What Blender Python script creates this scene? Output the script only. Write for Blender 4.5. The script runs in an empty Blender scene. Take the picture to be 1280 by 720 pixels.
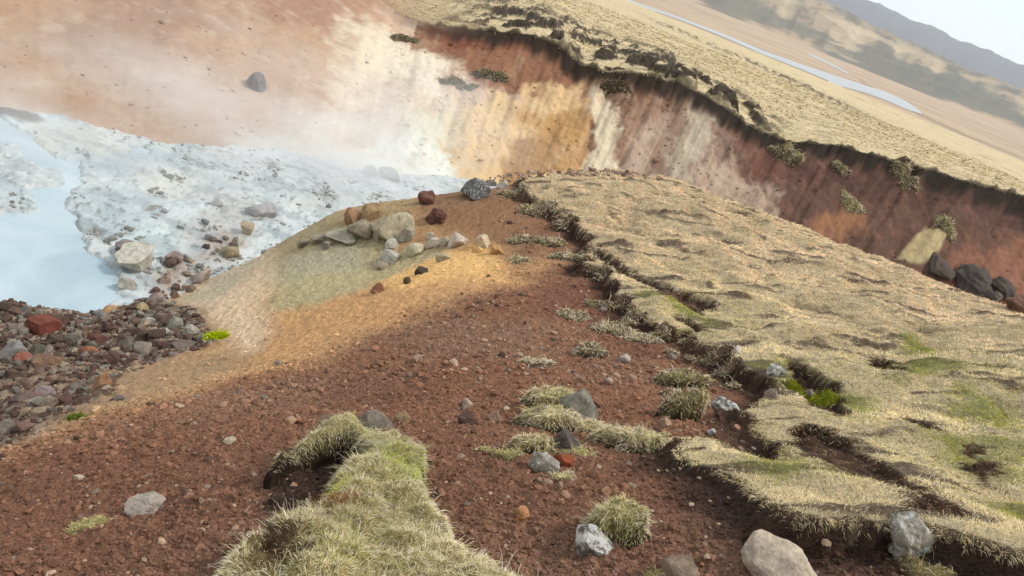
import bpy, bmesh, math, random
import numpy as np

random.seed(7)
rng = np.random.default_rng(7)
scene = bpy.context.scene
col = scene.collection

# ------------------------------------------------------------------ camera
FPX, PITCH, ROLL = 900.0, math.radians(25.5), math.radians(21.5)   # focal length in pixels of a 1280 wide frame
cp, sp, cr, sr = math.cos(PITCH), math.sin(PITCH), math.cos(ROLL), math.sin(ROLL)
right0, up0, fwd = np.array([1., 0, 0]), np.array([0, sp, cp]), np.array([0, cp, -sp])
camX, camY = cr * right0 + sr * up0, -sr * right0 + cr * up0
cam = bpy.data.cameras.new('camera')
cam.sensor_width = 36.0
cam.lens = 36.0 * FPX / 1280.0
cam.clip_start, cam.clip_end = 0.05, 20000
camo = bpy.data.objects.new('camera', cam)
from mathutils import Matrix, Vector
camo.matrix_world = Matrix(((camX[0], camY[0], -fwd[0], 0), (camX[1], camY[1], -fwd[1], 0), (camX[2], camY[2], -fwd[2], 0), (0, 0, 0, 1)))
col.objects.link(camo)
scene.camera = camo

# ------------------------------------------------------------------ light, sky, exposure
SUN_EL, SUN_AZ = math.radians(52), math.radians(75)     # azimuth clockwise from +Y
world = bpy.data.worlds.new('World')
scene.world = world
world.use_nodes = True
nt = world.node_tree
nt.nodes.clear()
sky = nt.nodes.new('ShaderNodeTexSky'); sky.sky_type = 'NISHITA'; sky.sun_disc = False
sky.sun_elevation = SUN_EL; sky.sun_rotation = SUN_AZ
tcw = nt.nodes.new('ShaderNodeTexCoord')
mpw = nt.nodes.new('ShaderNodeMapping'); mpw.inputs['Scale'].default_value = (1, 1, 3.0)
nzw = nt.nodes.new('ShaderNodeTexNoise'); nzw.inputs['Scale'].default_value = 2.2; nzw.inputs['Detail'].default_value = 5
rmw = nt.nodes.new('ShaderNodeMix'); rmw.data_type = 'RGBA'
rmw.inputs[6].default_value = (6.5, 7.5, 8.3, 1); rmw.inputs[7].default_value = (7.9, 8.5, 8.9, 1)   # thin to thick cloud
mxw = nt.nodes.new('ShaderNodeMix'); mxw.data_type = 'RGBA'; mxw.inputs[0].default_value = 0.9
bg = nt.nodes.new('ShaderNodeBackground'); bg.inputs['Strength'].default_value = 0.1
ow = nt.nodes.new('ShaderNodeOutputWorld')
L = nt.links.new
L(tcw.outputs['Generated'], mpw.inputs[0]); L(mpw.outputs[0], nzw.inputs[0]); L(nzw.outputs[0], rmw.inputs[0])
L(sky.outputs[0], mxw.inputs[6]); L(rmw.outputs[2], mxw.inputs[7]); L(mxw.outputs[2], bg.inputs[0]); L(bg.outputs[0], ow.inputs[0])
sl = bpy.data.lights.new('sun', 'SUN'); sl.energy = 2.1; sl.angle = math.radians(10); sl.color = (1.0, 0.96, 0.9)
so = bpy.data.objects.new('sun', sl)
sdir = Vector((math.sin(SUN_AZ) * math.cos(SUN_EL), math.cos(SUN_AZ) * math.cos(SUN_EL), math.sin(SUN_EL)))
so.rotation_euler = sdir.to_track_quat('Z', 'Y').to_euler()
so.location = (0, 0, 40)
col.objects.link(so)
vs = scene.view_settings
vs.view_transform = 'Standard'; vs.look = 'None'; vs.exposure = 0.42; vs.gamma = 1.0; vs.use_curve_mapping = False
scene.cycles.max_bounces = 5; scene.cycles.diffuse_bounces = 3; scene.cycles.volume_bounces = 2
scene.cycles.use_denoising = True

# ------------------------------------------------------------------ numeric helpers
def ray(px, py):
    """pixel of the 1280x720 photograph -> azimuth and drop per metre of ground distance"""
    dx, dy = px - 640.0, py - 360.0
    d = fwd * FPX + camX * dx - camY * dy
    h = math.hypot(d[0], d[1])
    return math.atan2(d[0], d[1]), -d[2] / h

_perm = np.random.default_rng(3).permutation(4096)
_ang = np.random.default_rng(4).random(4096) * 2 * np.pi
_gx, _gy = np.cos(_ang), np.sin(_ang)
def perlin(x, y, seed=0):
    x = np.asarray(x, float); y = np.asarray(y, float)
    xi = np.floor(x).astype(np.int64); yi = np.floor(y).astype(np.int64)
    xf, yf = x - xi, y - yi
    u = xf * xf * xf * (xf * (xf * 6 - 15) + 10); v = yf * yf * yf * (yf * (yf * 6 - 15) + 10)
    def g(ix, iy, fx, fy):
        h = _perm[(_perm[(ix + seed * 71) & 4095] + iy) & 4095]
        return _gx[h] * fx + _gy[h] * fy
    a = g(xi, yi, xf, yf); b = g(xi + 1, yi, xf - 1, yf)
    c = g(xi, yi + 1, xf, yf - 1); d = g(xi + 1, yi + 1, xf - 1, yf - 1)
    return 1.5 * ((a * (1 - u) + b * u) * (1 - v) + (c * (1 - u) + d * u) * v)
def fbm(x, y, octaves=4, seed=0, gain=0.5):
    s, a, t = 0, 1.0, 0
    for o in range(octaves):
        s = s + a * perlin(x * 2 ** o + 13.7 * o, y * 2 ** o - 7.1 * o, seed + o); t += a; a *= gain
    return s / t
def sstep(a, b, x):
    t = np.clip((x - a) / (b - a), 0, 1)
    return t * t * (3 - 2 * t)
def smax(a, b, k):
    h = np.clip(0.5 + 0.5 * (a - b) / k, 0, 1)
    return b * (1 - h) + a * h + k * h * (1 - h)
def C(r, g, b, k=1.0):
    return np.array([((c / 255 + 0.055) / 1.055) ** 2.4 if c > 10 else c / 255 / 12.92 for c in (r, g, b)]) * k

# ------------------------------------------------------------------ terrain shape (camera height is z = 0)
ZP = -7.0        # level of the mud flat
ctrl = [  # photo pixel, height of the ridge surface there
    (0,720,-2.0),(320,720,-1.78),(640,720,-1.62),(960,720,-1.36),(1280,720,-1.15),
    (0,540,-4.2),(100,500,-4.4),(250,560,-2.65),(300,440,-5.2),(330,350,-5.6),(240,375,-6.75),(420,265,-5.2),
    (490,280,-4.65),(550,330,-4.1),(592,240,-4.2),(610,400,-3.3),(450,450,-3.65),(640,560,-2.2),(850,560,-2.0),
    (850,400,-2.85),(700,300,-3.7),(662,216,-4.2),(980,272,-3.35),(1130,332,-3.1),(1280,392,-2.8),(1000,400,-2.7),
    (1280,560,-1.6),(1100,560,-1.78),(760,216,-4.0),(880,240,-3.65),(120,640,-2.5),(480,340,-4.85),(400,400,-4.7),
    (860,300,-3.25),(1150,450,-2.25),(0,440,-6.3),(150,420,-6.35),(-120,480,-6.6),(-150,600,-4.4),(350,500,-3.5)]
P = []
for px, py, dz in ctrl:
    a, q = ray(px, py); r = -dz / q
    crest = (px, py) in ((662,216),(760,216),(880,240),(980,272),(1130,332),(1280,392))
    P.append((r * math.sin(a), r * math.cos(a), dz - (.30 if crest else 0)))     # the turf lies on top of the crest
for deg, r, z in [(-16.5,13.6,-7.1),(-24,12.3,-7.2),(-8,15.5,-6.3),(-8,18,-8.4),(0,17,-5.9),(0,20,-8.2),(8,18.5,-5.6),(8,22,-8.4),
                  (20,19,-4.9),(20,23,-8.0),(32,19,-4.5),(32,24,-8.0),(45,18,-3.6),(45,24,-7.0),(62,12,-1.2),(62,22,-4),(-36,11.2,-7.2),(-40,14,-8.2),
                  (-50,9.5,-6.6),(-62,10,-7.6),(90,3,-0.9),(90,8,-0.2),(-90,3,-3.0),(-90,8,-6.6),(180,3,-1.7),(180,10,-2.0),(135,6,-0.9),
                  (-135,6,-3.8),(-135,14,-7.5),(0,0.4,-1.68),(-28,16,-8.6),(-16,17,-8.8),(150,24,-3),(90,22,-1.5),(-90,20,-9),(45,8,-1.2),(60,5,-0.9)]:
    a = math.radians(deg); P.append((r * math.sin(a), r * math.cos(a), z))
P = np.array(P)
def _tps_k(d2):
    return np.where(d2 > 1e-12, 0.5 * d2 * np.log(np.maximum(d2, 1e-12)), 0)
_n = len(P)
_K = _tps_k(((P[:, None, :2] - P[None, :, :2]) ** 2).sum(-1)) + np.eye(_n) * 0.02
_Q = np.c_[np.ones(_n), P[:, :2]]
_A = np.block([[_K, _Q], [_Q.T, np.zeros((3, 3))]])
_w = np.linalg.solve(_A, np.r_[P[:, 2], 0, 0, 0])
def ridge_z(x, y):
    x = np.asarray(x, float); y = np.asarray(y, float)
    out = np.full(x.shape, -30.0)
    m = (x * x + y * y) < 26.0 ** 2
    xm, ym = x[m], y[m]
    z = _w[_n] + _w[_n + 1] * xm + _w[_n + 2] * ym
    for k in range(_n):
        z = z + _w[k] * _tps_k((xm - P[k, 0]) ** 2 + (ym - P[k, 1]) ** 2)
    rr = np.hypot(xm, ym)
    back = sstep(18, 25, rr)
    out[m] = z * (1 - back) + (-12.0) * back
    return out

# far bank: foot, edge and edge height along the azimuth
def px_curve(pts, zfun):
    A, R, Z = [], [], []
    for px, py, v in pts:
        a, q = ray(px, py); r, z = zfun(q, v)
        A.append(a); R.append(r); Z.append(z)
    i = np.argsort(A)
    return np.array(A)[i], np.array(R)[i], np.array(Z)[i]
D = math.radians
footA, footR, _ = px_curve([(0,135,ZP),(60,141,ZP),(130,160,ZP),(200,178,ZP),(270,183,ZP),(340,185,ZP),(420,203,ZP),(500,219,ZP),(560,220,ZP)],
                           lambda q, v: (-v / q, v))
footA = np.r_[D(-180), D(-75), footA, D(2), D(8), D(15), D(22), D(30), D(38), D(60), D(180)]
footR = np.r_[24, 19, footR, 22.5, 23.4, 24.5, 25.8, 27.0, 28.0, 30, 34]
edgeA, edgeR, edgeZ = px_curve([(470,-8,31.5),(500,18,31),(540,31,30.2),(600,38,29.5),(660,42,29),(700,58,28.3),(725,82,27.3),(760,90,27),(800,92,27.2),(850,105,27.6),
                                (900,130,27.9),(940,160,28.2),(980,177,28.6),(1040,180,29.4),(1100,196,30),(1160,212,30.8),(1220,230,31.8),(1280,246,33)],
                               lambda q, v: (v, -q * v))
edgeA = np.r_[D(-180), D(-75), D(-40), D(-26), edgeA, D(42), D(60), D(180)]
edgeR = np.r_[40, 36, 36, 34, edgeR, 35, 40, 46]
edgeZ = np.r_[-2.0, -1.6, -2.2, -3.2, edgeZ, -1.8, -1.2, -1.0]
hillA = np.r_[D(-180), D(-30), D(4), D(12.5), D(17), D(21), D(24.5), D(28), D(34), D(60), D(180)]
hillE = np.r_[.05, .05, .055, .041, .034, .03, .027, .028, .034, .04, .05]
VZ, R_V0, R_H0, R_H1 = -14.0, 210.0, 1150.0, 2100.0
def interp(a, A, R):
    return np.interp(a, A, R)
_ga = np.linspace(-np.pi, np.pi, 3601)
def _smooth(A, R, n):
    v = np.interp(_ga, A, R); k = np.hanning(n); k /= k.sum()
    return np.convolve(np.pad(v, n, mode='edge'), k, 'same')[n:-n]
_foot, _edR, _edZ, _hilE = _smooth(footA, footR, 15), _smooth(edgeA, edgeR, 9), _smooth(edgeA, edgeZ, 9), _smooth(hillA, hillE, 31)
def bank_param(a, r):
    wob = 0.40 * fbm(a * 22, r * 0 + 1.0, 4, 40) + .22 * fbm(a * 85, r * 0 + 2.0, 3, 44)
    rf = np.interp(a, _ga, _foot) + 0.5 * wob
    re = np.interp(a, _ga, _edR) + wob * sstep(D(-24), D(-12), a)
    ze = np.interp(a, _ga, _edZ)
    return rf, re, ze, (r - rf) / (re - rf)
def far_z(a, r):
    rf, re, ze, t = bank_param(a, r)
    cliff = sstep(D(-20), D(-8), a)
    tc = np.clip(t, 0, 1)
    prof_c = np.where(tc < .9, tc / .9 * .86, .86 + (tc - .9) / .1 * .14)
    prof_h = tc ** 1.15
    prof = prof_h * (1 - cliff) + prof_c * cliff
    z = ZP + (ze - ZP) * prof
    rp = np.maximum(r, re)
    s70 = np.clip((rp - re) / (75 - re), 0, 1)
    ztop = ze * (1 - s70) + (-4.75) * s70 - .0258 * np.maximum(rp - 75, 0)
    zt = np.where(t > 1, ztop, z)
    zt = np.where(r > R_V0, np.maximum(zt - sstep(R_V0, R_V0 + 60, r) * 10, VZ), zt)
    zt = np.where(r > 290, VZ, zt)
    e = np.interp(a, _ga, _hilE)
    hh = (e * R_H1 - VZ) * sstep(R_H0, R_H1, r) ** .8
    hh = hh * (1 - .5 * sstep(R_H1, R_H1 + 1200, r))
    e2 = np.interp(a, [D(-180), D(-20), D(8), D(14), D(20), D(26), D(32), D(60), D(180)], [.03, .03, .04, .058, .054, .050, .046, .04, .03])
    hh = np.maximum(hh, (e2 * 4600 - VZ) * sstep(3000, 4600, r))
    return zt + np.where(r > R_H0, hh, 0)
def base_z(x, y, parts=False):
    r = np.hypot(x, y); a = np.arctan2(x, y)
    s1 = ridge_z(x, y)
    s3 = far_z(a, r)
    z = smax(s1, s3, 0.10)
    return (z, s1, s3) if parts else z

_R = np.exp(np.linspace(math.log(.5), math.log(1500), 3200))
def at(px, py, lift=0.0):
    """where the ray through a photo pixel meets the bare terrain (x, y, z)"""
    a, q = ray(px, py)
    x, y = _R * math.sin(a), _R * math.cos(a)
    d = (-q * _R) - (base_z(x, y) + lift)
    i = np.argmax(d < 0) if (d < 0).any() else len(_R) - 1
    if i == 0: return x[0], y[0], 0
    f = d[i - 1] / (d[i - 1] - d[i] + 1e-12)
    r = _R[i - 1] + f * (_R[i] - _R[i - 1])
    return r * math.sin(a), r * math.cos(a), -q * r
def poly(pts, lift=0.0):
    out = []
    for p in pts:
        out.append(p[1:] if p[0] == 'w' else at(p[0], p[1], lift)[:2])
    return np.array(out, float)
def sdf(pl, x, y):
    """signed distance to a closed polygon, positive inside"""
    d2 = np.full(x.shape, 1e18); inside = np.zeros(x.shape, bool)
    n = len(pl)
    for i in range(n):
        ax, ay = pl[i]; bx, by = pl[(i + 1) % n]
        ex, ey = bx - ax, by - ay
        wx, wy = x - ax, y - ay
        t = np.clip((wx * ex + wy * ey) / (ex * ex + ey * ey + 1e-12), 0, 1)
        d2 = np.minimum(d2, (wx - ex * t) ** 2 + (wy - ey * t) ** 2)
        if ey != 0:
            c = ((ay <= y) != (by <= y)) & (x < ax + (y - ay) * ex / ey)
            inside ^= c
    d = np.sqrt(d2)
    return np.where(inside, d, -d)

# ------------------------------------------------------------------ polar terrain grid
Q = 1.0
A0, A1 = D(-44), D(48)
fine = np.linspace(A0, A1, int(math.degrees(A1 - A0) / (0.12 * Q)) + 1)
coarse = np.linspace(A1, A0 + 2 * np.pi, 110)[1:-1]
AZ = np.r_[fine, coarse]
def geo(a, b, d): return np.exp(np.linspace(math.log(a), math.log(b), int(math.log(b / a) / (d * Q)) + 1))[:-1]
RR = np.r_[geo(.45, 16.5, .0058), geo(16.5, 34, .0016), geo(34, 230, .009), geo(230, 1100, .016), geo(1100, 2300, .008), geo(2300, 5200, .03), 5200]
NA, NR = len(AZ), len(RR)
aa, rr = np.meshgrid((AZ + np.pi) % (2 * np.pi) - np.pi, RR, indexing='xy')   # shape NR, NA
X, Y = rr * np.sin(aa), rr * np.cos(aa)
Z, S1, S3 = base_z(X, Y, True)
near = S1 > S3
rf, re, ze, T = bank_param(aa, rr)
cliffk = sstep(D(-20), D(-8), aa)
basin = (~near) & (T < 0)
slope = (~near) & (T >= 0) & (T <= 1)
plate = (T > 1) & (rr <= 240)
plain = (rr > 240) & (rr <= R_H0)
hill = rr > R_H0

# turf on the ridge
TURF = poly([(630,214),(655,238),(676,250),(690,262),(708,270),(720,284),(738,298),(726,330),(758,338),(766,352),(775,368),(790,385),(830,403),
    (862,410),(885,430),(912,446),(930,462),(965,470),(975,490),(960,495),(935,500),(945,515),(965,540),(978,560),(930,548),(890,538),(862,537),
    (842,548),(860,556),(900,566),(930,584),(950,605),(985,628),(1030,645),(1080,640),(1120,655),(1160,655),(1200,662),(1240,678),(1330,700),
    ('w',7,2.5),('w',22,6),('w',20,14),('w',13.5,16.5),('w',7.5,18.6),('w',3.2,18.4),('w',.6,16.2)], .15)
HOLES = [poly(h, .13) for h in [
    [(738,306),(775,328),(800,343),(830,353),(860,364),(890,381),(880,393),(852,382),(826,364),(790,350),(758,330)],
    [(995,528),(1020,528),(1060,538),(1090,556),(1130,574),(1152,596),(1140,606),(1100,592),(1060,580),(1020,566),(990,548)],
    [(1222,548),(1240,556),(1250,570),(1256,590),(1240,580),(1226,566)],
    [(985,459),(1010,462),(1050,485),(1066,512),(1040,515),(1010,492),(985,476)],
    [(1092,438),(1112,452),(1135,462),(1128,470),(1104,468),(1085,450)],
    [(1140,600),(1180,612),(1210,640),(1190,638),(1150,615)],
    [(850,395),(868,398),(888,412),(872,412),(858,404)],
    [(1120,520),(1160,515),(1185,528),(1160,532)]]]
TX, TY = X, Y
rad = rr < 24
turf = np.full(X.shape, -9.0)
xs, ys = X[rad], Y[rad]
wsc = .035 + .007 * rr[rad]
wx = xs + wsc * fbm(xs * 3.1, ys * 3.1, 5, 11, .72) * 2.3; wy = ys + wsc * fbm(xs * 3.1, ys * 3.1, 5, 17, .72) * 2.3
d = sdf(TURF, wx, wy)
hd = np.full(d.shape, -9.0)
for h in HOLES: hd = np.maximum(hd, sdf(h, wx + wsc * 1.5 * fbm(xs * 7, ys * 7, 4, 12), wy + wsc * 1.5 * fbm(xs * 7, ys * 7, 4, 14)))
turf[rad] = np.minimum(d, -hd + .02)
hole = np.full(X.shape, -9.0); hole[rad] = np.minimum(hd, d)
turf[~near] = -9
hm_ = sstep(-.02, .10, hole) * near
tm = np.maximum(sstep(-.035, .03, turf), .35 * hm_ * (1 + fbm(X * 5, Y * 5, 3, 18))) * near
gap_shade = sstep(.10, .36, fbm(X * 1.3 + .4 * fbm(X * 2, Y * 2, 2, 13), Y * 4.2, 4, 15) + .22 * fbm(X * .4, Y * .4, 2, 16)) * tm  # elongated dark gaps that stand in for shadows between hummocks

# height detail
hum = fbm(X * 1.1, Y * 1.1, 4, 21)
r2 = np.clip(rr, 1, 30)
dz = np.zeros_like(Z)
f1 = fbm(X * 5, Y * 5, 4, 31); f2 = fbm(X * 17, Y * 17, 3, 35); f3 = fbm(X * 45, Y * 45, 2, 39)
ridged = 1 - np.abs(fbm(X * 1.9 + .5 * hum, Y * 2.6, 4, 23))
soil_n = near * (1 - tm)
hillock = .045 * fbm(X * 1.1 + .5 * f1, Y * 3.4, 4, 25) * sstep(2.5, 6, rr) + .11 * np.clip(hum + .2, -.4, 1) + .035 * f1 + .09 * (ridged - .72)
dz += near * (.03 * hum + soil_n * (.034 * f1 + .024 * f2 + .009 * f3 * (rr < 7) + .03 * np.clip(fbm(X * 8, Y * 8, 3, 33), 0, 1)) + tm * (.085 + .055 * sstep(3.5, 7, rr) + .10 * fbm(X * .9 + 7, Y * .9, 3, 19) + (1 - .3 * (rr < 3)) * (1.05 * hillock + .02 * gap_shade) * np.maximum(sstep(0, .4, turf), .5 * hm_)))
# rubble bed, mud crust, slopes
RUBBLE = poly([(-90,366),(20,376),(70,386),(100,392),(130,392),(170,378),(205,366),(245,392),(272,428),(210,448),(150,470),(135,500),(60,530),(0,562),(-100,600)])
rub = np.where(rad, 0, 0.).astype(float)
rub[rad] = sstep(-.25, .25, sdf(RUBBLE, xs + .25 * fbm(xs, ys, 3, 51), ys))
dz += rub * (.10 * np.abs(fbm(X * 2.2, Y * 2.2, 3, 53)) + .04 * f1)
POND = poly([(-260,118),(-40,136),(0,140),(30,164),(70,189),(105,197),(120,213),(98,235),(92,262),(112,300),(130,326),(158,346),(163,368),(126,398),(95,390),(60,388),(20,382),(-260,360)])
ISLE = poly([(-30,180),(15,180),(40,205),(70,215),(58,225),(30,232),(45,240),(38,256),(0,264),(-60,250)])
ba = rr < 30
xb, yb = X[ba], Y[ba]
xb2 = xb + .42 * fbm(xb * 1.2, yb * 1.2, 5, 61, .62); yb2 = yb + .42 * fbm(xb * 1.2, yb * 1.2, 5, 67, .62)
pd = np.full(X.shape, -9.0)
pd[ba] = np.minimum(sdf(POND, xb2, yb2), -sdf(ISLE, xb2, yb2))
crust = fbm(X * 2.3, Y * 2.3, 4, 71); crust2 = np.abs(fbm(X * 3.3, Y * 3.3, 4, 75))
bz = basin * (.06 * crust + .10 * np.clip(crust2 - .08, 0, .3) * sstep(-.4, .3, crust) + .02 * f1)
dz += bz + (basin | near) * (-.28 * sstep(-.02, .30, pd)) * (S1 < ZP + .6)
POT = poly([(166,184),(176,182),(186,186),(182,192),(170,191)])
pot = np.zeros_like(Z); pot[ba] = sstep(-.10, .12, sdf(POT, xb, yb)); dz -= .3 * pot * basin
rill = fbm(aa * 60, T * 1.5, 4, 81); gully = fbm(aa * 16, T * .8 + 3, 3, 85)
bank_n = sstep(0, .15, T) * (1 - sstep(.8, 1.0, T))
dz += slope * (bank_n * cliffk * (.30 * gully + .09 * rill + .06 * f1 + .16 * fbm(aa * 40, T * 5, 5, 83)) + (1 - cliffk) * (.22 * fbm(X * .35, Y * .35, 4, 87) * sstep(0, .2, T) + .012 * f1))
# plateau hummocks and eroded steps
ph = fbm(X * .55, Y * .9, 4, 91); ph2 = fbm(X * .07 + .2, Y * .16, 4, 93)
pk = plate * sstep(1.0, 1.012, T)
dz += pk * (.10 * ph * np.clip(60 / rr, .3, 1) + .28 * ph2 * sstep(1, 1.6, T))
lip = plate * np.exp(-((T - 1.02) / .05) ** 2) * cliffk * sstep(-.35, .35, fbm(aa * 34, T * 0 + 5, 3, 99))
dz += lip * (.16 + .26 * fbm(aa * 90, T * 9, 4, 95))
hv = plate * sstep(D(-14), D(-8), aa) * (1 - sstep(D(12), D(16), aa)) * (1 - sstep(40 - 6 * sstep(D(3), D(9), aa), 58 - 16 * sstep(D(3), D(9), aa), rr)) * sstep(1.0, 1.06, T)
HN = fbm(X * .8 + 3 + .3 * hum, Y * .26, 5, 365, .6)
HD = sstep(-.02, .06, HN) * (1 - sstep(.24, .36, HN))
dz += .34 * hv * sstep(.0, .30, HN)
band_r = np.interp(aa, [D(2), D(4), D(8), D(16.5), D(20)], [126, 121, 114, 91, 84]) + 9 * fbm(aa * 30, aa * 0, 3, 97)
band = plate * np.exp(-((rr - band_r) / 11.0) ** 2) * sstep(D(0), D(5), aa) * sstep(-.25, .2, fbm(aa * 130, rr * .09, 4, 96)) * (1 - sstep(D(17), D(21), aa))
dz += band * (.5 * fbm(X * .5, Y * .5, 3, 98))
gul = fbm(aa * 26, rr * .0011, 5, 101)
hm = sstep(R_H0, R_H0 + 250, rr) * hill
dz += hm * (16 * (np.abs(gul) * -1 + .25) * (1 - sstep(1900, 2150, rr)) + 5 * fbm(X * .006, Y * .006, 4, 103)) * .8
dz += hill * (rr > 3000) * 26 * fbm(aa * 30, rr * .0008, 4, 107)
dz += plain * .1 * fbm(X * .02, Y * .02, 3, 105)
ZF = Z + dz

def zg(x, y):
    """final ground height by looking the point up in the polar grid"""
    x = np.asarray(x, float); y = np.asarray(y, float)
    r = np.hypot(x, y); a = np.arctan2(x, y)
    i = np.clip(np.searchsorted(RR, r) - 1, 0, NR - 2)
    fr = np.clip((r - RR[i]) / (RR[i + 1] - RR[i]), 0, 1)
    u = np.where(a < A0, a + 2 * np.pi, a)
    j = np.clip(np.searchsorted(AZ, u) - 1, 0, NA - 1); j1 = (j + 1) % NA
    wj = np.where(j1 == 0, A0 + 2 * np.pi, AZ[j1])
    fa = np.clip((u - AZ[j]) / (wj - AZ[j]), 0, 1)
    return (ZF[i, j] * (1 - fr) + ZF[i + 1, j] * fr) * (1 - fa) + (ZF[i, j1] * (1 - fr) + ZF[i + 1, j1] * fr) * fa
def grid_at(arr, x, y):
    r = np.hypot(x, y); a = np.arctan2(x, y); u = np.where(a < A0, a + 2 * np.pi, a)
    i = np.clip(np.searchsorted(RR, r), 0, NR - 1); j = np.clip(np.searchsorted(AZ, u), 0, NA - 1)
    return arr[i, j]
def spot(px, py, lift=0.0):
    """where the ray through a photo pixel meets the finished ground"""
    a, q = ray(px, py)
    x, y = _R * math.sin(a), _R * math.cos(a)
    d = (-q * _R) - (zg(x, y) + lift)
    i = int(np.argmax(d < 0)) if (d < 0).any() else len(_R) - 1
    f = d[i - 1] / (d[i - 1] - d[i] + 1e-12)
    r = _R[i - 1] + f * (_R[i] - _R[i - 1])
    return np.array([r * math.sin(a), r * math.cos(a), -q * r])

# ------------------------------------------------------------------ ground colours (albedo of the earths, crusts and turf, some shade painted in)
COL = np.zeros(X.shape + (3,))
def put(m, c):
    global COL
    COL = COL * (1 - m[..., None]) + np.asarray(c) * m[..., None]
def region(pts, c, soft=.2, warp=.3, wf=1.2, op=1.0, where=None, rmax=60, seed=0, lift=0):
    pl = poly(pts, lift)
    cx, cy = pl.mean(0); ext = np.hypot(pl[:, 0] - cx, pl[:, 1] - cy).max() + soft * 2 + warp * 2
    m = (np.hypot(X - cx, Y - cy) < ext)
    if where is not None: m &= where
    x, y = X[m], Y[m]
    n1 = fbm(x * wf, y * wf, 5, 200 + seed, .6); n2 = fbm(x * wf, y * wf, 5, 230 + seed, .6)
    v = sstep(-soft, soft, sdf(pl, x + warp * n1 * 1.6, y + warp * n2 * 1.6)) * op
    COL[m] = COL[m] * (1 - v[:, None]) + np.asarray(c) * v[:, None]
big = fbm(X * .8, Y * .8, 5, 301); mid = fbm(X * 4, Y * 4, 4, 305)
# ridge soil
put(near * 1.0, C(126, 83, 56))
put(near * sstep(.0, .4, fbm(X * .45 + 4, Y * .45, 4, 303)) * .4, C(128, 98, 76)); put(near * sstep(4.5, 2.2, rr) * .45, C(100, 66, 50)); put(near * sstep(.05, .5, big) * .35, C(136, 98, 72)); put(near * sstep(0, .5, -big) * .45, C(100, 64, 46))
nr = near
region([(-60,575),(60,548),(150,515),(300,474),(400,446),(520,392),(600,366),(650,362),(690,352),(660,300),(600,225),(420,262),(330,300),(180,360),(-60,400)], C(168,124,76), .35, .35, where=nr, seed=1)
region([(-40,560),(60,536),(160,500),(260,475),(300,455),(290,430),(150,470),(40,530)], C(168,132,88), .25, .2, where=nr, seed=2, op=.8)
region([(330,400),(420,345),(520,330),(640,352),(560,372),(450,412),(350,450)], C(190,138,78), .35, .3, where=nr, seed=3, op=.75)
region([(320,345),(430,300),(560,310),(570,335),(480,352),(400,380),(340,395)], C(158,146,104), .3, .3, where=nr, seed=4, op=.85)
region([(330,300),(430,262),(520,250),(480,320),(420,330),(330,350)], C(150,136,98), .3, .3, where=nr, seed=5, op=.8)
region([(420,262),(480,240),(590,236),(600,250),(520,262),(430,285)], C(150,122,78), .3, .3, where=nr, seed=6, op=.7)
region([(260,350),(330,312),(345,340),(325,380),(340,420),(310,445),(285,430),(270,405),(225,385)], C(196,164,128), .22, .15, where=nr, seed=7)
region([(225,368),(300,325),(335,318),(320,345),(250,385)], C(172,158,128), .25, .2, where=nr, seed=8, op=.8)
region([(250,330),(330,296),(440,248),(445,262),(340,308),(262,345)], C(190,142,92), .15, .2, where=nr, seed=9, op=.8)
region([(470,352),(560,312),(600,310),(632,335),(640,352),(560,352),(500,362)], C(210,158,82), .22, .25, where=nr, seed=10, op=.95)
region([(345,330),(420,305),(450,312),(440,340),(350,355)], C(150,144,118), .25, .3, where=nr, seed=11, op=.6)
region([(520,240),(600,236),(650,262),(700,320),(640,330),(600,300),(520,262)], C(112,76,52), .4, .3, where=nr, seed=12, op=.75)
region([(660,345),(720,340),(770,380),(860,440),(800,440),(700,400)], C(104,62,46), .4, .3, where=nr, seed=13, op=.6)
put(rub * near, C(118, 98, 80)); put(rub * near * sstep(.0, .4, mid) * .7, C(88, 66, 52)); put(rub * near * sstep(.0, .4, -mid) * .6, C(150, 138, 120))
region([(100,470),(160,452),(290,440),(300,460),(160,505),(120,510)], C(150,118,82), .25, .2, where=nr, seed=14, op=.8)
region([(-60,462),(20,456),(150,446),(135,500),(60,532),(-60,580)], C(140,108,82), .25, .35, where=near, seed=15, op=.65)
region([(335,640),(340,590),(366,562),(410,550),(446,566),(440,600),(415,620),(370,640)], C(56,40,32), .03, .05, 4, where=near, seed=16, op=.9)  # dark peat in the mound's notch, its shade painted in too
grain = .5 + .5 * fbm(X * 14, Y * 14, 3, 311)
COL *= np.where(near, (.80 + .42 * grain) * 1.30, 1)[..., None]
# peat face under the turf edge, then turf
edgeb = near * sstep(-.26, -.05, turf) * (1 - sstep(.05, .10, turf)) * np.clip(.95 + .7 * hum, .5, 1)
put(edgeb * .92, C(52, 37, 29))
inturf = near * sstep(.015, .065, turf)
put(inturf, C(190, 168, 126)); put(inturf * sstep(0, .5, hum) * .5, C(172, 150, 108)); put(inturf * sstep(.1, .5, -hum) * .5, C(104, 84, 58)); put(inturf * gap_shade * .85, C(92, 74, 56))  # hollows and gaps darkened: hummock shadow painted into the turf colour
MOSSP = [poly(p) for p in [[(955,470),(985,478),(1010,495),(1060,512),(1075,525),(1030,520),(985,500)], [(1125,432),(1150,445),(1165,458),(1140,462),(1120,450)],
    [(1180,505),(1220,520),(1255,545),(1240,555),(1200,535)], [(1090,475),(1150,470),(1180,482),(1130,492)], [(935,600),(985,595),(985,612),(945,612)], [(1020,592),(1060,588),(1065,602),(1030,605)],
    [(1240,640),(1290,650),(1290,680),(1250,670)], [(1150,560),(1230,570),(1260,610),(1200,600)], [(880,548),(930,560),(960,590),(920,575)], [(790,385),(850,385),(880,415),(830,400)]]]
mossg = np.zeros_like(Z); heath_shade = np.zeros_like(Z)
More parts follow.
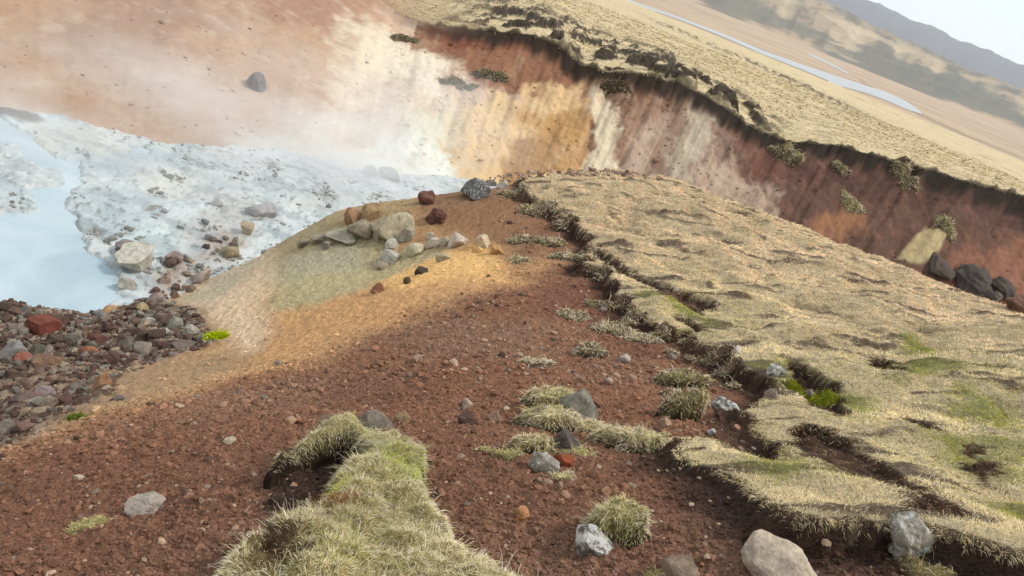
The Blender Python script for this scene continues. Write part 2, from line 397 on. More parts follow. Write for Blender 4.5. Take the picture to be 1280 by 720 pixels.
nt_ = near & (turf > -.1) & (rr < 20)
xm, ym = X[nt_], Y[nt_]
xw, yw = xm + .16 * fbm(xm * 4, ym * 4, 4, 417), ym + .16 * fbm(xm * 4, ym * 4, 4, 418)
mv = np.zeros(len(xm))
for p_ in MOSSP: mv = np.maximum(mv, sstep(-.16, .08, sdf(p_, xw, yw)))
mv = np.maximum(mv, .8 * sstep(.22, .45, fbm(xm * .9 + 2, ym * 1.5, 4, 419)) * sstep(9, 5, np.hypot(xm, ym)))
hv_ = .8 * sstep(.24, .46, fbm(xm * 1.5 + .5 * fbm(xm * 3, ym * 3, 2, 426), ym * 3.0, 5, 427, .6)) * (1 - .5 * sstep(5, 10, np.hypot(xm, ym)))
mossg[nt_] = mv; heath_shade[nt_] = np.maximum(hv_, .6 * gap_shade[nt_])  # heather patches mixed with the painted gap shadows
put(inturf * heath_shade * .85, C(88, 68, 54)); put(inturf * mossg * .8, C(122, 124, 46))
# mud flat
put(basin * 1.0, C(214, 219, 216))
put(basin * sstep(-.1, .35, big) * .6, C(196, 208, 213)); put(basin * sstep(.06, .2, crust2) * .45, C(228, 230, 224))
bs = basin | (near & (Z < ZP + .25))
region([(40,150),(130,158),(150,190),(105,200),(70,188),(40,172)], C(205,200,178), .25, .4, where=basin, seed=20, op=.8)
region([(100,150),(150,160),(160,180),(130,178)], C(226,222,212), .2, .3, where=basin, seed=21, op=.8)
region([(120,200),(190,182),(230,190),(160,215),(125,218)], C(172,186,194), .25, .4, where=basin, seed=22, op=.8)
region([(170,215),(240,210),(260,240),(180,245)], C(222,216,196), .3, .4, where=basin, seed=23, op=.6)
region([(95,240),(160,232),(200,260),(170,300),(120,310),(98,280)], C(184,196,200), .3, .5, where=basin, seed=24, op=.7)
region([(150,300),(240,262),(250,300),(205,315),(170,318)], C(216,232,228), .25, .4, where=basin, seed=25, op=.8)
region([(225,280),(300,250),(330,270),(270,310),(230,330)], C(196,190,184), .25, .4, where=basin, seed=26, op=.8)
region([(190,345),(240,310),(290,290),(300,312),(240,350),(200,375)], C(178,150,124), .25, .3, where=bs, seed=27, op=.8)
region([(270,190),(345,185),(440,205),(520,220),(440,240),(330,235)], C(226,231,230), .3, .5, where=basin, seed=28, op=.7)
put(basin * sstep(.0, .35, fbm(X * .7 + 9, Y * 1.3, 4, 319)) * .55, C(176, 190, 196)); put(basin * sstep(.1, .4, fbm(X * .5 + 4, Y * 1.0, 4, 317)) * .4, C(206, 202, 190))
fleck = sstep(.24, .42, fbm(X * 5.5, Y * 8.5, 4, 321) + .25 * fbm(X * 1.1, Y * 1.1, 3, 322)) * basin
put(fleck * .75, C(112, 114, 108)); put(basin * sstep(.05, .3, fbm(X * .9 + 2, Y * 1.8, 5, 323, .6)) * .55, C(150, 158, 160))
fleck2 = sstep(.12, .02, np.abs(fbm(X * 1.6, Y * 2.6, 5, 325))) * sstep(0, .4, fbm(X * .6, Y * .6, 3, 327)) * basin
put(fleck2 * .7, C(118, 122, 120))
put(pot, C(70, 78, 84))
region([(-40,120),(0,128),(40,140),(55,150),(40,152),(0,143),(-40,140)], C(84,64,52), .12, .25, seed=29, where=~near)
# left hill
sl0 = slope & (aa < D(6))
put(slope * 1.0, C(204, 166, 142))
put(slope * sstep(0, .5, fbm(X * .5, Y * .5, 5, 331)) * .6, C(184, 142, 116)); put(slope * sstep(0, .5, -fbm(X * .35, Y * .35, 5, 335)) * .35, C(216, 186, 160))
region([(120,90),(60,40),(80,-40),(260,-60),(280,20),(240,70),(180,80)], C(158,116,92), 1.1, 1.2, .5, where=slope, seed=30, op=.75)
region([(-40,90),(-40,-20),(60,-40),(80,40),(40,80)], C(188,138,96), .8, 1.0, .5, where=slope, seed=31, op=.7)
region([(270,-40),(420,-60),(470,20),(430,60),(330,20)], C(166,112,92), .8, 1.0, .5, where=slope, seed=32, op=.75)
region([(250,60),(300,35),(400,40),(420,75),(330,60)], C(196,148,108), .5, .7, .8, where=slope, seed=33, op=.7)
region([(20,118),(80,112),(130,130),(110,150),(60,142)], C(190,144,112), .3, .4, where=slope, seed=34, op=.7)
region([(440,22),(470,32),(505,58),(562,68),(575,100),(548,130),(565,190),(620,225),(440,225),(300,195),(360,178),(395,160),(388,150),(408,100),(420,60)], C(230,210,188), .6, 1.1, .7, where=slope, seed=35)
region([(450,90),(520,95),(530,150),(480,195),(430,180)], C(206,182,168), .5, .6, .9, where=slope, seed=36, op=.7)
region([(430,212),(470,185),(520,160),(560,175),(600,228),(520,228)], C(232,230,224), .3, .5, 1.1, where=slope, seed=37, op=.9)
region([(505,140),(560,135),(585,165),(560,185),(515,175)], C(212,208,172), .4, .6, 2.4, where=slope, seed=38, op=.6)
region([(280,176),(345,168),(380,180),(420,200),(330,190)], C(226,216,204), .25, .4, where=slope, seed=39, op=.85)
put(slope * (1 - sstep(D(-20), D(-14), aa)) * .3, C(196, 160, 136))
hstr = fbm(aa * 150, T * 1.2, 5, 341); hs2 = fbm(aa * 420, T * 3, 4, 345)
put(slope * (1 - sstep(D(-6), D(6), aa)) * sstep(.1, .6, fbm(X * 2.6, Y * 2.6, 4, 347)) * .25, C(160, 118, 92))
put(slope * sstep(.0, .45, fbm(X * 1.4 + 5, Y * 1.4, 6, 349, .62)) * .30, C(228, 206, 186)); put(slope * sstep(.1, .5, fbm(X * .9, Y * .9 + 8, 6, 353, .62)) * .30, C(172, 124, 98))
# right cliff
red = C(108, 70, 54)
ck = slope & (aa > D(-14))
region([(500,20),(545,36),(620,45),(720,60),(760,95),(745,128),(650,116),(600,104),(560,72),(505,62)], C(150,100,74), .3, .4, where=ck, seed=40)
region([(520,28),(600,40),(700,52),(720,72),(560,62)], C(132,74,50), .25, .3, where=ck, seed=41, op=.85)
region([(590,125),(700,110),(752,110),(770,235),(590,235),(560,180)], C(222,182,132), .5, .9, where=ck, seed=42)
region([(668,135),(735,128),(757,205),(745,240),(630,240),(645,170)], C(180,130,74), .5, .9, where=ck, seed=43, op=.8)
region([(640,180),(690,170),(700,220),(640,235)], C(150,106,52), .3, .4, where=ck, seed=44, op=.5)
region([(762,80),(850,95),(960,165),(1100,185),(1300,235),(1420,300),(1400,480),(1100,400),(930,300),(860,260),(770,240)], red, .15, .4, where=ck, seed=45)
region([(775,140),(850,120),(905,160),(925,260),(770,240)], C(160,122,100), .6, 1.0, where=ck, seed=46, op=.85)
region([(738,104),(752,108),(764,140),(776,190),(782,240),(752,240),(744,170)], C(222,200,172), .18, .45, where=ck, seed=47, op=.95)
region([(868,138),(892,150),(878,190),(850,240),(820,240),(850,180)], C(196,172,142), .25, .6, where=ck, seed=48, op=.85)
region([(880,190),(915,205),(980,240),(985,300),(900,270)], C(196,160,132), .3, .5, 2.2, where=ck, seed=49, op=.7)
region([(800,160),(830,150),(820,240),(790,240)], C(196,170,152), .25, .3, where=ck, seed=50, op=.5)
region([(905,150),(960,185),(985,230),(940,215)], C(128,72,50), .3, .3, where=ck, seed=51, op=.7)
region([(1040,262),(1075,258),(1085,285),(1040,300),(1010,285)], C(168,104,52), .2, .3, where=ck, seed=52, op=.9)
region([(1158,281),(1184,296),(1158,334),(1120,322)], C(190,160,98), .08, .12, where=ck, seed=53)
region([(1190,310),(1300,290),(1340,370),(1260,400),(1180,345)], C(160,94,60), .4, .5, where=ck, seed=54, op=.8)
region([(990,200),(1150,225),(1300,265),(1300,285),(1140,250),(1000,230)], C(84,50,40), .3, .4, where=ck, seed=55, op=.7)
put(ck * sstep(D(-8), D(-1), aa) * sstep(.12, .5, hstr) * (1 - sstep(D(7), D(12), aa)) * .25, C(216, 190, 160))
put(ck * sstep(D(-5), D(0), aa) * sstep(.1, .5, -hstr) * .30, C(104, 62, 44))
put(ck * sstep(D(9), D(12), aa) * sstep(.05, .4, fbm(X * 2.2, Y * 2.2, 5, 351)) * .35, C(150, 92, 70))
put(ck * sstep(.25, .5, hs2) * .18 * sstep(D(-4), D(2), aa) * (1 - sstep(D(9), D(13), aa)), C(196, 168, 148))
put(ck * sstep(.02, .5, fbm(aa * 30, T * 2.5 + Y * .2, 6, 355, .62)) * .38 * (1 - sstep(D(10), D(15), aa)), C(206, 178, 150)); put(ck * sstep(.02, .5, fbm(aa * 26 + 9, T * 3, 6, 357, .62)) * (.14 + .22 * sstep(D(2), D(9), aa)), C(98, 64, 46))
# turf lip of the bank
lipm = cliffk * (sstep(.86, .95, T + .10 * fbm(aa * 60, T * 2, 4, 361)) * (T <= 1.004)) * (~near)
put(lipm * .95, C(48, 38, 31))
# plateau
pl = plate * 1.0
put(pl, C(194, 172, 134)); put(pl * sstep(0, .5, ph2) * .6, C(206, 184, 138)); put(pl * sstep(.05, .5, fbm(X * .2, Y * .3, 4, 363)) * .5, C(160, 144, 100))
put(pl * sstep(.12, .45, -ph) * .75 * np.clip(40 / rr, .25, 1), C(84, 74, 54))
put(hv * HD * .95, C(50, 42, 35))  # hummock fronts painted dark, peat together with their shade
put(pl * sstep(.3, .6, fbm(X * .05, Y * .25, 4, 367)) * .5, C(106, 84, 62))
put(band * .85, C(78, 62, 46))
DM = np.clip(band + hv * HD + pl * .6 * sstep(.3, .6, fbm(X * .05, Y * .25, 4, 367)) + pl * .7 * sstep(.12, .45, -ph) * np.clip(40 / rr, .25, 1), 0, 1)
put(pl * (1 - sstep(1.0, 1.05, T + .02 * ph)) * cliffk * .8, C(92, 84, 62))
put(pl * (1 - cliffk), C(150, 118, 92))
# valley and hills
pn = plain * 1.0
put(pn, C(174, 150, 124)); put(pn * sstep(-.2, .5, fbm(X * .006, Y * .02, 4, 371)) * .6, C(158, 130, 110)); put(pn * sstep(.1, .5, fbm(X * .01, Y * .03, 4, 373)) * .6, C(196, 172, 136))
region([(942,58),(970,68),(1010,84),(1060,100),(1110,119),(1110,122),(1060,106),(1010,90),(970,74)], C(98,74,58), 2.0, 5, .03, where=plain, seed=60, op=.25)
region([(1060,90),(1085,105),(1150,141),(1200,165),(1290,200),(1290,203),(1200,168),(1150,145),(1085,109)], C(104,80,64), 2.0, 5, .03, where=plain, seed=61, op=.4)
hl = hill * 1.0
put(hl, C(150, 130, 104)); put(hl * sstep(-.1, .2, fbm(aa * 24, rr * .003, 6, 381, .62)) * .85, C(78, 76, 68)); put(hl * sstep(.0, .35, gul) * .5, C(190, 168, 132))
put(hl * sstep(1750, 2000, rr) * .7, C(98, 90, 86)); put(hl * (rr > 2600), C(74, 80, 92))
put(hl * (1 - sstep(R_H0, R_H0 + 160, rr)) * .8, C(180, 150, 122))
region([(1056,64),(1070,55),(1100,58),(1150,82),(1200,98),(1245,112),(1290,140),(1290,168),(1240,146),(1190,128),(1120,106),(1080,88)], C(92,92,84), 25, 90, .008, where=hill, seed=62, op=.9)
region([(860,-30),(940,-5),(1000,25),(1050,52),(1000,40),(960,42),(920,24),(870,8)], C(96,94,84), 25, 90, .008, where=hill, seed=63, op=.85)
region([(1040,24),(1080,36),(1130,62),(1100,56),(1060,48)], C(184,162,130), 20, 60, .01, where=hill, seed=64, op=.6)
COL = COL * np.where(slope, 1, 0)[..., None] * np.array([.98, 1.0, .93]) + COL * np.where(slope, 0, 1)[..., None]
lum = COL @ np.array([.3, .55, .15])
ds = np.where(slope, .10 + .20 * sstep(D(3), D(9), aa), np.where(near, .18, .06))[..., None]
COL = COL * (1 - ds) + lum[..., None] * np.array([1.03, 1.0, .95]) * ds
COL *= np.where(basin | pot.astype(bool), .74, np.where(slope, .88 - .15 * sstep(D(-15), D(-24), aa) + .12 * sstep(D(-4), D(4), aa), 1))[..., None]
COL = np.clip(COL * 1.0, 0.002, .9)

# ------------------------------------------------------------------ mesh and material helpers
def new_mat(name, rough=.9, spec=.2):
    m = bpy.data.materials.new(name); m.use_nodes = True
    b = m.node_tree.nodes['Principled BSDF']
    b.inputs['Roughness'].default_value = rough; b.inputs['Specular IOR Level'].default_value = spec
    return m, m.node_tree, b
def ground_mat(name, bumps, var=.35, vscale=30, rough=.95, spec=.15, fine=None):
    m, t, b = new_mat(name, rough, spec)
    n, l = t.nodes, t.links.new
    at_ = n.new('ShaderNodeAttribute'); at_.attribute_name = 'Col'
    tc = n.new('ShaderNodeTexCoord')
    nz = n.new('ShaderNodeTexNoise'); nz.inputs['Scale'].default_value = vscale; nz.inputs['Detail'].default_value = 6; nz.inputs['Roughness'].default_value = .7
    l(tc.outputs['Object'], nz.inputs[0])
    mr = n.new('ShaderNodeMapRange'); mr.inputs[1].default_value = .25; mr.inputs[2].default_value = .75
    mr.inputs[3].default_value = 1 - var; mr.inputs[4].default_value = 1 + var
    l(nz.outputs[0], mr.inputs[0])
    mx = n.new('ShaderNodeVectorMath'); mx.operation = 'SCALE'
    l(at_.outputs['Color'], mx.inputs[0]); l(mr.outputs[0], mx.inputs['Scale']); l(mx.outputs[0], b.inputs['Base Color'])
    prev = None
    for kind, sc, dist in bumps:
        if kind == 'v':
            tx = n.new('ShaderNodeTexVoronoi'); tx.inputs['Scale'].default_value = sc; out = tx.outputs['Distance']
        else:
            tx = n.new('ShaderNodeTexNoise'); tx.inputs['Scale'].default_value = sc; tx.inputs['Detail'].default_value = 5; tx.inputs['Roughness'].default_value = .65; out = tx.outputs[0]
        l(tc.outputs['Object'], tx.inputs['Vector'])
        bp = n.new('ShaderNodeBump'); bp.inputs['Distance'].default_value = dist; bp.inputs['Strength'].default_value = 1.0
        l(out, bp.inputs['Height'])
        if prev: l(prev.outputs[0], bp.inputs['Normal'])
        prev = bp
    if prev: l(prev.outputs[0], b.inputs['Normal'])
    return m
M_soil = ground_mat('crumbly_soil', [('n', 9, .035), ('n', 42, .016), ('v', 75, -.008)], .40, 30)
M_mud = ground_mat('silica_mud', [('n', 3, .05), ('n', 16, .012)], .12, 9, .55, .35)
M_bank = ground_mat('clay_slope', [('n', 2.5, .05), ('n', 18, .012)], .12, 3)
M_plate = ground_mat('far_turf', [('n', 1.2, .12), ('n', 7, .04)], .30, 3.0)
M_far = ground_mat('valley_earth', [('n', .02, 6)], .18, .02)

def mesh_from(name, verts, faces_flat, nper, mat, colors=None, smooth=True, parent=None):
    me = bpy.data.meshes.new(name)
    nv, nf = len(verts), len(faces_flat) // nper
    me.vertices.add(nv); me.vertices.foreach_set('co', np.ascontiguousarray(verts, np.float32).ravel())
    me.loops.add(len(faces_flat)); me.loops.foreach_set('vertex_index', np.ascontiguousarray(faces_flat, np.int32))
    me.polygons.add(nf); me.polygons.foreach_set('loop_start', np.arange(0, nf * nper, nper, dtype=np.int32))
    me.polygons.foreach_set('use_smooth', np.full(nf, smooth))
    me.update(calc_edges=True); me.validate()
    if colors is not None:
        ca = me.color_attributes.new('Col', 'FLOAT_COLOR', 'POINT')
        ca.data.foreach_set('color', np.c_[colors, np.ones(len(colors))].astype(np.float32).ravel())
    if mat: me.materials.append(mat)
    o = bpy.data.objects.new(name, me); col.objects.link(o)
    if parent: o.parent = parent
    return o
def struct(o): o['kind'] = 'structure'; return o
def tag(o, label, cat, group=None):
    o['label'] = label; o['category'] = cat
    if group: o['group'] = group
    return o

V = np.stack([X, Y, ZF], -1).reshape(-1, 3); VC = COL.reshape(-1, 3)
ii, jj = np.meshgrid(np.arange(NR - 1), np.arange(NA), indexing='ij')
jn = (jj + 1) % NA
F = np.stack([ii * NA + jj, ii * NA + jn, (ii + 1) * NA + jn, (ii + 1) * NA + jj], -1).reshape(-1, 4)
lab = np.where(near, 0, np.where(basin, 1, np.where(slope, 2, np.where(plate, 3, np.where(plain, 4, 5)))))[:-1].reshape(-1)
# smooth normals shared across the seams
gr = np.gradient(ZF, axis=0); pr = np.stack([np.gradient(X, axis=0), np.gradient(Y, axis=0), gr], -1)
pa = np.stack([np.roll(X, -1, 1) - np.roll(X, 1, 1), np.roll(Y, -1, 1) - np.roll(Y, 1, 1), np.roll(ZF, -1, 1) - np.roll(ZF, 1, 1)], -1)
NRM = np.cross(pa, pr); NRM /= np.linalg.norm(NRM, axis=-1, keepdims=True) + 1e-12
NRM[NRM[..., 2] < 0] *= -1
VN = NRM.reshape(-1, 3)
for k, (nm, mt) in enumerate([('ground', M_soil), ('mud_flat', M_mud), ('hillside', M_bank), ('grassland', M_plate), ('valley_plain', M_far), ('hills', M_far)]):
    f = F[lab == k]
    if not len(f): continue
    u, inv = np.unique(f, return_inverse=True)
    o = struct(mesh_from(nm, V[u], inv.reshape(-1), 4, mt, VC[u]))
    o.data.normals_split_custom_set_from_vertices(VN[u].astype(np.float32).tolist())
# little cap below the camera so that the sheet has no hole
c0 = np.r_[V[:NA], [[0, 0, ZF[0].mean()]]]
capf = np.stack([np.arange(NA), (np.arange(NA) + 1) % NA, np.full(NA, NA)], -1)[:, ::-1].reshape(-1)
struct(mesh_from('ground', c0, capf, 3, M_soil, np.r_[VC[:NA], VC[:1]]))

# ------------------------------------------------------------------ pond
m, t, b = new_mat('milky_water', .12, .5)
n, l = t.nodes, t.links.new
tc = n.new('ShaderNodeTexCoord'); nz = n.new('ShaderNodeTexNoise'); nz.inputs['Scale'].default_value = .55; nz.inputs['Detail'].default_value = 6; nz.inputs['Distortion'].default_value = .8
rp = n.new('ShaderNodeValToRGB')
rp.color_ramp.elements[0].position = .35; rp.color_ramp.elements[0].color = (*C(146, 166, 174), 1)
rp.color_ramp.elements[1].position = .68; rp.color_ramp.elements[1].color = (*C(182, 194, 197), 1)
l(tc.outputs['Object'], nz.inputs[0]); l(nz.outputs[0], rp.inputs[0]); l(rp.outputs[0], b.inputs['Base Color'])
nb = n.new('ShaderNodeTexNoise'); nb.inputs['Scale'].default_value = 7; nb.inputs['Detail'].default_value = 3
bp = n.new('ShaderNodeBump'); bp.inputs['Distance'].default_value = .012
l(tc.outputs['Object'], nb.inputs[0]); l(nb.outputs[0], bp.inputs['Height']); l(bp.outputs[0], b.inputs['Normal'])
M_water = m
wx0 = np.array([[-26, 3, ZP - .055], [-3.0, 3, ZP - .055], [-3.0, 19.5, ZP - .055], [-26, 19.5, ZP - .055]])
struct(mesh_from('pond_water', wx0, np.array([0, 1, 2, 3]), 4, M_water, None, False))

# ------------------------------------------------------------------ river in the valley
m, t, b = new_mat('river_water', .10, .5)
b.inputs['Base Color'].default_value = (.36, .36, .35, 1); b.inputs['Roughness'].default_value = .35
M_river = m
def ribbon(up, lo, z):
    up, lo = np.array(up, float), np.array(lo, float)
    k = np.linspace(max(up[0, 0], lo[0, 0]), min(up[-1, 0], lo[-1, 0]), 60)
    yu, yl = np.interp(k, up[:, 0], up[:, 1]), np.interp(k, lo[:, 0], lo[:, 1])
    yl = np.maximum(yl, yu + .4)
    U = np.array([at(a_, b_)[:2] for a_, b_ in zip(k, yu)]); W = np.array([at(a_, b_)[:2] for a_, b_ in zip(k, yl)])
    vv = np.r_[np.c_[W, np.full(60, z)], np.c_[U, np.full(60, z)]]
    i = np.arange(59)
    return vv, np.stack([i, i + 1, i + 61, i + 60], -1).reshape(-1)
for up, lo in [([(768,-6),(800,5),(850,22),(900,41),(950,62),(1000,80),(1050,97),(1085,108),(1110,116),(1135,128),(1152,141)],
                [(766,-3),(800,8),(850,25.5),(900,45),(950,67),(1000,86.5),(1050,108),(1085,117.5),(1110,127),(1135,138),(1152,143)]),
               ([(1010,66),(1030,75),(1050,85),(1060,91)], [(1010,68),(1030,77.5),(1050,88),(1060,93)])]:
    vv, ff = ribbon(up, lo, VZ + .16)
    struct(mesh_from('river', vv, ff, 4, M_river, None, False))

# ------------------------------------------------------------------ rocks
def rock_mat():
    m, t, b = new_mat('weathered_rock', .88, .25)
    n, l = t.nodes, t.links.new
    oi = n.new('ShaderNodeObjectInfo'); tc = n.new('ShaderNodeTexCoord')
    geo_ = n.new('ShaderNodeNewGeometry')
    nz = n.new('ShaderNodeTexNoise'); nz.inputs['Scale'].default_value = 9; nz.inputs['Detail'].default_value = 6; nz.inputs['Roughness'].default_value = .7
    l(geo_.outputs['Position'], nz.inputs[0])
    mr = n.new('ShaderNodeMapRange'); mr.inputs[1].default_value = .3; mr.inputs[2].default_value = .7; mr.inputs[3].default_value = .55; mr.inputs[4].default_value = 1.35
    l(nz.outputs[0], mr.inputs[0])
    sc = n.new('ShaderNodeVectorMath'); sc.operation = 'SCALE'; l(oi.outputs['Color'], sc.inputs[0]); l(mr.outputs[0], sc.inputs['Scale'])
    la = n.new('ShaderNodeAttribute'); la.attribute_type = 'OBJECT'; la.attribute_name = 'lichen'
    n2 = n.new('ShaderNodeTexNoise'); n2.inputs['Scale'].default_value = 24; n2.inputs['Detail'].default_value = 7; n2.inputs['Roughness'].default_value = .75
    l(geo_.outputs['Position'], n2.inputs[0])
    ad = n.new('ShaderNodeMath'); ad.operation = 'ADD'; l(n2.outputs[0], ad.inputs[0]); l(la.outputs['Fac'], ad.inputs[1])
    st = n.new('ShaderNodeMapRange'); st.inputs[1].default_value = .98; st.inputs[2].default_value = 1.08; l(ad.outputs[0], st.inputs[0])
    mx = n.new('ShaderNodeMix'); mx.data_type = 'RGBA'; mx.inputs[7].default_value = (.62, .60, .54, 1)
    l(st.outputs[0], mx.inputs[0]); l(mx.outputs[2], b.inputs['Base Color'])
    bp = n.new('ShaderNodeBump'); bp.inputs['Distance'].default_value = .02; l(nz.outputs[0], bp.inputs['Height'])
    n3 = n.new('ShaderNodeTexNoise'); n3.inputs['Scale'].default_value = 55; n3.inputs['Detail'].default_value = 5; n3.inputs['Roughness'].default_value = .7; l(geo_.outputs['Position'], n3.inputs[0])
    m3 = n.new('ShaderNodeMapRange'); m3.inputs[1].default_value = .3; m3.inputs[2].default_value = .7; m3.inputs[3].default_value = .72; m3.inputs[4].default_value = 1.22; l(n3.outputs[0], m3.inputs[0])
    s3 = n.new('ShaderNodeVectorMath'); s3.operation = 'SCALE'; l(sc.outputs[0], s3.inputs[0]); l(m3.outputs[0], s3.inputs['Scale'])
    b3 = n.new('ShaderNodeBump'); b3.inputs['Distance'].default_value = .012; l(n3.outputs[0], b3.inputs['Height']); l(bp.outputs[0], b3.inputs['Normal']); bp = b3
    b2 = n.new('ShaderNodeBump'); b2.inputs['Distance'].default_value = .010; l(n2.outputs[0], b2.inputs['Height']); l(bp.outputs[0], b2.inputs['Normal'])
    l(b2.outputs[0], b.inputs['Normal']); l(s3.outputs[0], mx.inputs[6])
    return m
M_rock = rock_mat()
def ico(sub):
    bm = bmesh.new(); bmesh.ops.create_icosphere(bm, subdivisions=sub, radius=1)
    v = np.array([x.co[:] for x in bm.verts]); f = np.array([[q.index for q in p.verts] for p in bm.faces]); bm.free()
    return v, f
ICO4, ICO3, ICO1 = ico(5), ico(4), ico(1)
def rock_verts(seed, base, angular=.7, rough=.12):
    g = np.random.default_rng(seed); v = base.copy()
    ncut = int(5 + 9 * angular)
    for _ in range(ncut):
        d_ = g.normal(size=3); d_ /= np.linalg.norm(d_); h = g.uniform(.42, .82) + (1 - angular) * .14
        k = v @ d_ - h
        v = v - np.outer(np.clip(k, 0, None) * (.95 if angular > .3 else .7), d_)
    o = g.uniform(0, 50, 3)
    n_ = sum(fbm(v[:, i] * 1.4 + o[i] + .4 * v[:, j], v[:, k_] * 1.4 + o[j], 5, 400 + i, .55) for i, j, k_ in ((0, 1, 2), (1, 2, 0), (2, 0, 1))) / 1.7
    v = v * (1 + rough * 1.6 * n_[:, None])
    lo, hi = v.min(0), v.max(0)
    return (v - (lo + hi) / 2) / ((hi - lo) / 2)
_rock_cache = {}
def rock_mesh(seed, angular, rough, small):
    key = (seed, angular, rough, small)
    if key not in _rock_cache:
        bv, bf = ICO3 if small else ICO4
        o = mesh_from('rock', rock_verts(seed, bv, angular, rough), bf.reshape(-1), 3, M_rock, None, True)
        _rock_cache[key] = o.data; bpy.data.objects.remove(o)
    return _rock_cache[key]
def slope_tilt(x, y, k=.5):
    e = .15
    nx, ny = -(zg(x + e, y) - zg(x - e, y)) / (2 * e), -(zg(x, y + e) - zg(x, y - e)) / (2 * e)
    return Vector((0, 0, 1)).rotation_difference(Vector((float(nx) * k, float(ny) * k, 1)).normalized())
from mathutils import Quaternion
_seed = [100]
def rock(px, py, w, h, colr, label, name='rock', cat='rock', group=None, ang=.7, rough=.12, sink=.36, lichen=0., depth=1.0, seed=None, small=False, rz=None, lean=0., pt=None, mesh_seed=None):
    """a rock whose outline is about w x h photo pixels, standing on the ground at that pixel"""
    _seed[0] += 1
    g = np.random.default_rng(seed or _seed[0])
    p = spot(px, py + h * .42) if pt is None else np.array(pt)
    dist = float(np.dot(p, fwd))
    sx, szz = w * dist / FPX / 2, h * dist / FPX / 2
    o = bpy.data.objects.new(name, rock_mesh(mesh_seed or seed or _seed[0], ang, rough, small))
    hz = szz * 1.0 / (1 - sink * .6)
    o.scale = (sx, sx * depth * (.85 if h < w else 1), hz)
    az = math.atan2(p[0], p[1])
    q_ = slope_tilt(p[0], p[1], .6) @ Quaternion((0, 0, 1), -az + (g.uniform(-.5, .5) if rz is None else rz)) @ Quaternion((0, 1, 0), lean)
    o.rotation_mode = 'QUATERNION'; o.rotation_quaternion = q_
    y_push = sx * .35
    x, y = p[0] + y_push * math.sin(az), p[1] + y_push * math.cos(az)
    o.location = (x, y, float(zg(x, y)) + hz * (1 - 2 * sink))
    o.color = (*C(*colr), 1); o['lichen'] = float(lichen)
    col.objects.link(o)
    return tag(o, label, cat, group)

R_ = rock
R_(590,234,42,30,(104,102,98),'dark grey angular boulder on the ridge tip below the white and ochre bank','boulder','boulder',ang=1,lichen=.46,seed=11)
R_(628,231,18,11,(190,176,160),'pale flat stone beside the dark boulder on the ridge tip',ang=.9)
R_(612,228,16,10,(120,112,104),'small grey stone tucked behind the dark boulder on the ridge tip')
R_(532,247,24,19,(116,80,68),'rough red brown rock left of the dark boulder, farther of two',ang=.5,rough=.22)
R_(543,268,28,22,(104,70,58),'rough red brown rock above the pale stone row, nearer of two',ang=.5,rough=.24)
G='boulders heaped on the ridge shoulder'
R_(440,269,24,22,(150,116,88),'brown boulder at the left back of the heaped boulders','boulder','boulder',G,ang=.55,rough=.08)
R_(463,265,28,20,(166,134,98),'tan boulder at the back middle of the heaped boulders','boulder','boulder',G,ang=.5,rough=.08)
R_(450,287,36,26,(146,134,112),'olive grey rounded boulder at the left front of the heaped boulders','boulder','boulder',G,ang=.4,rough=.06)
R_(489,281,54,38,(180,166,138),'largest pale boulder at the right of the heaped boulders','boulder','boulder',G,ang=.55,rough=.07,seed=23)
R_(511,292,17,18,(166,156,134),'small pale stone leaning on the right of the largest heaped boulder','rock','rock',G,ang=.6)
R_(472,292,15,20,(158,148,128),'narrow upright stone between the two front heaped boulders','rock','rock',G,ang=.6)
R_(500,296,22,10,(162,154,132),'low stone at the foot of the largest heaped boulder','rock','rock',G,ang=.6)
R_(428,297,46,12,(158,150,130),'long low grey slab at the foot of the left heaped boulder','rock','rock',None,ang=.8)
R_(396,299,20,12,(150,140,120),'grey slab at the left end of the low stone line')
R_(408,306,14,10,(132,124,108),'small dark grey stone in front of the low stone line')
R_(378,304,18,10,(142,130,110),'half buried stone at the far left of the low stone line')
R_(489,304,18,14,(196,188,172),'pale block above the tilted grey slab',ang=.9)
R_(486,319,26,20,(184,178,166),'tilted pale grey slab on the yellow green slope',ang=1,lean=-.8,rz=0)
R_(477,331,18,10,(170,156,138),'small buff stone below the tilted grey slab')
R_(519,311,24,18,(188,180,150),'cream rounded stone half buried in the yellow slope',ang=.35)
R_(541,303,22,14,(190,176,158),'pale stone between the cream stone and the white rock')
R_(538,294,13,12,(188,172,152),'small pale stone behind the pale stone row')
R_(554,302,18,14,(180,166,142),'buff stone touching the left side of the white rock')
R_(571,298,30,24,(206,190,174),'large whitish rock in the pale stone row',ang=.8,seed=31)
R_(602,301,19,20,(206,184,152),'cream upright rock right of the large whitish rock',ang=.7)
R_(620,312,20,14,(182,140,88),'ochre stone at the top of the orange patch')
R_(596,312,16,9,(208,166,106),'orange stained stone below the cream upright rock')
R_(553,322,20,9,(176,164,134),'flat broken stone lying on the yellow patch')
R_(526,337,17,10,(76,66,52),'small dark stone on the yellow slope below the cream stone',ang=.8)
R_(508,350,10,10,(84,64,48),'tiny dark stone lower left of the small dark stone')
R_(471,360,18,16,(140,100,76),'brown clod at the lower edge of the yellow slope',rough=.2)
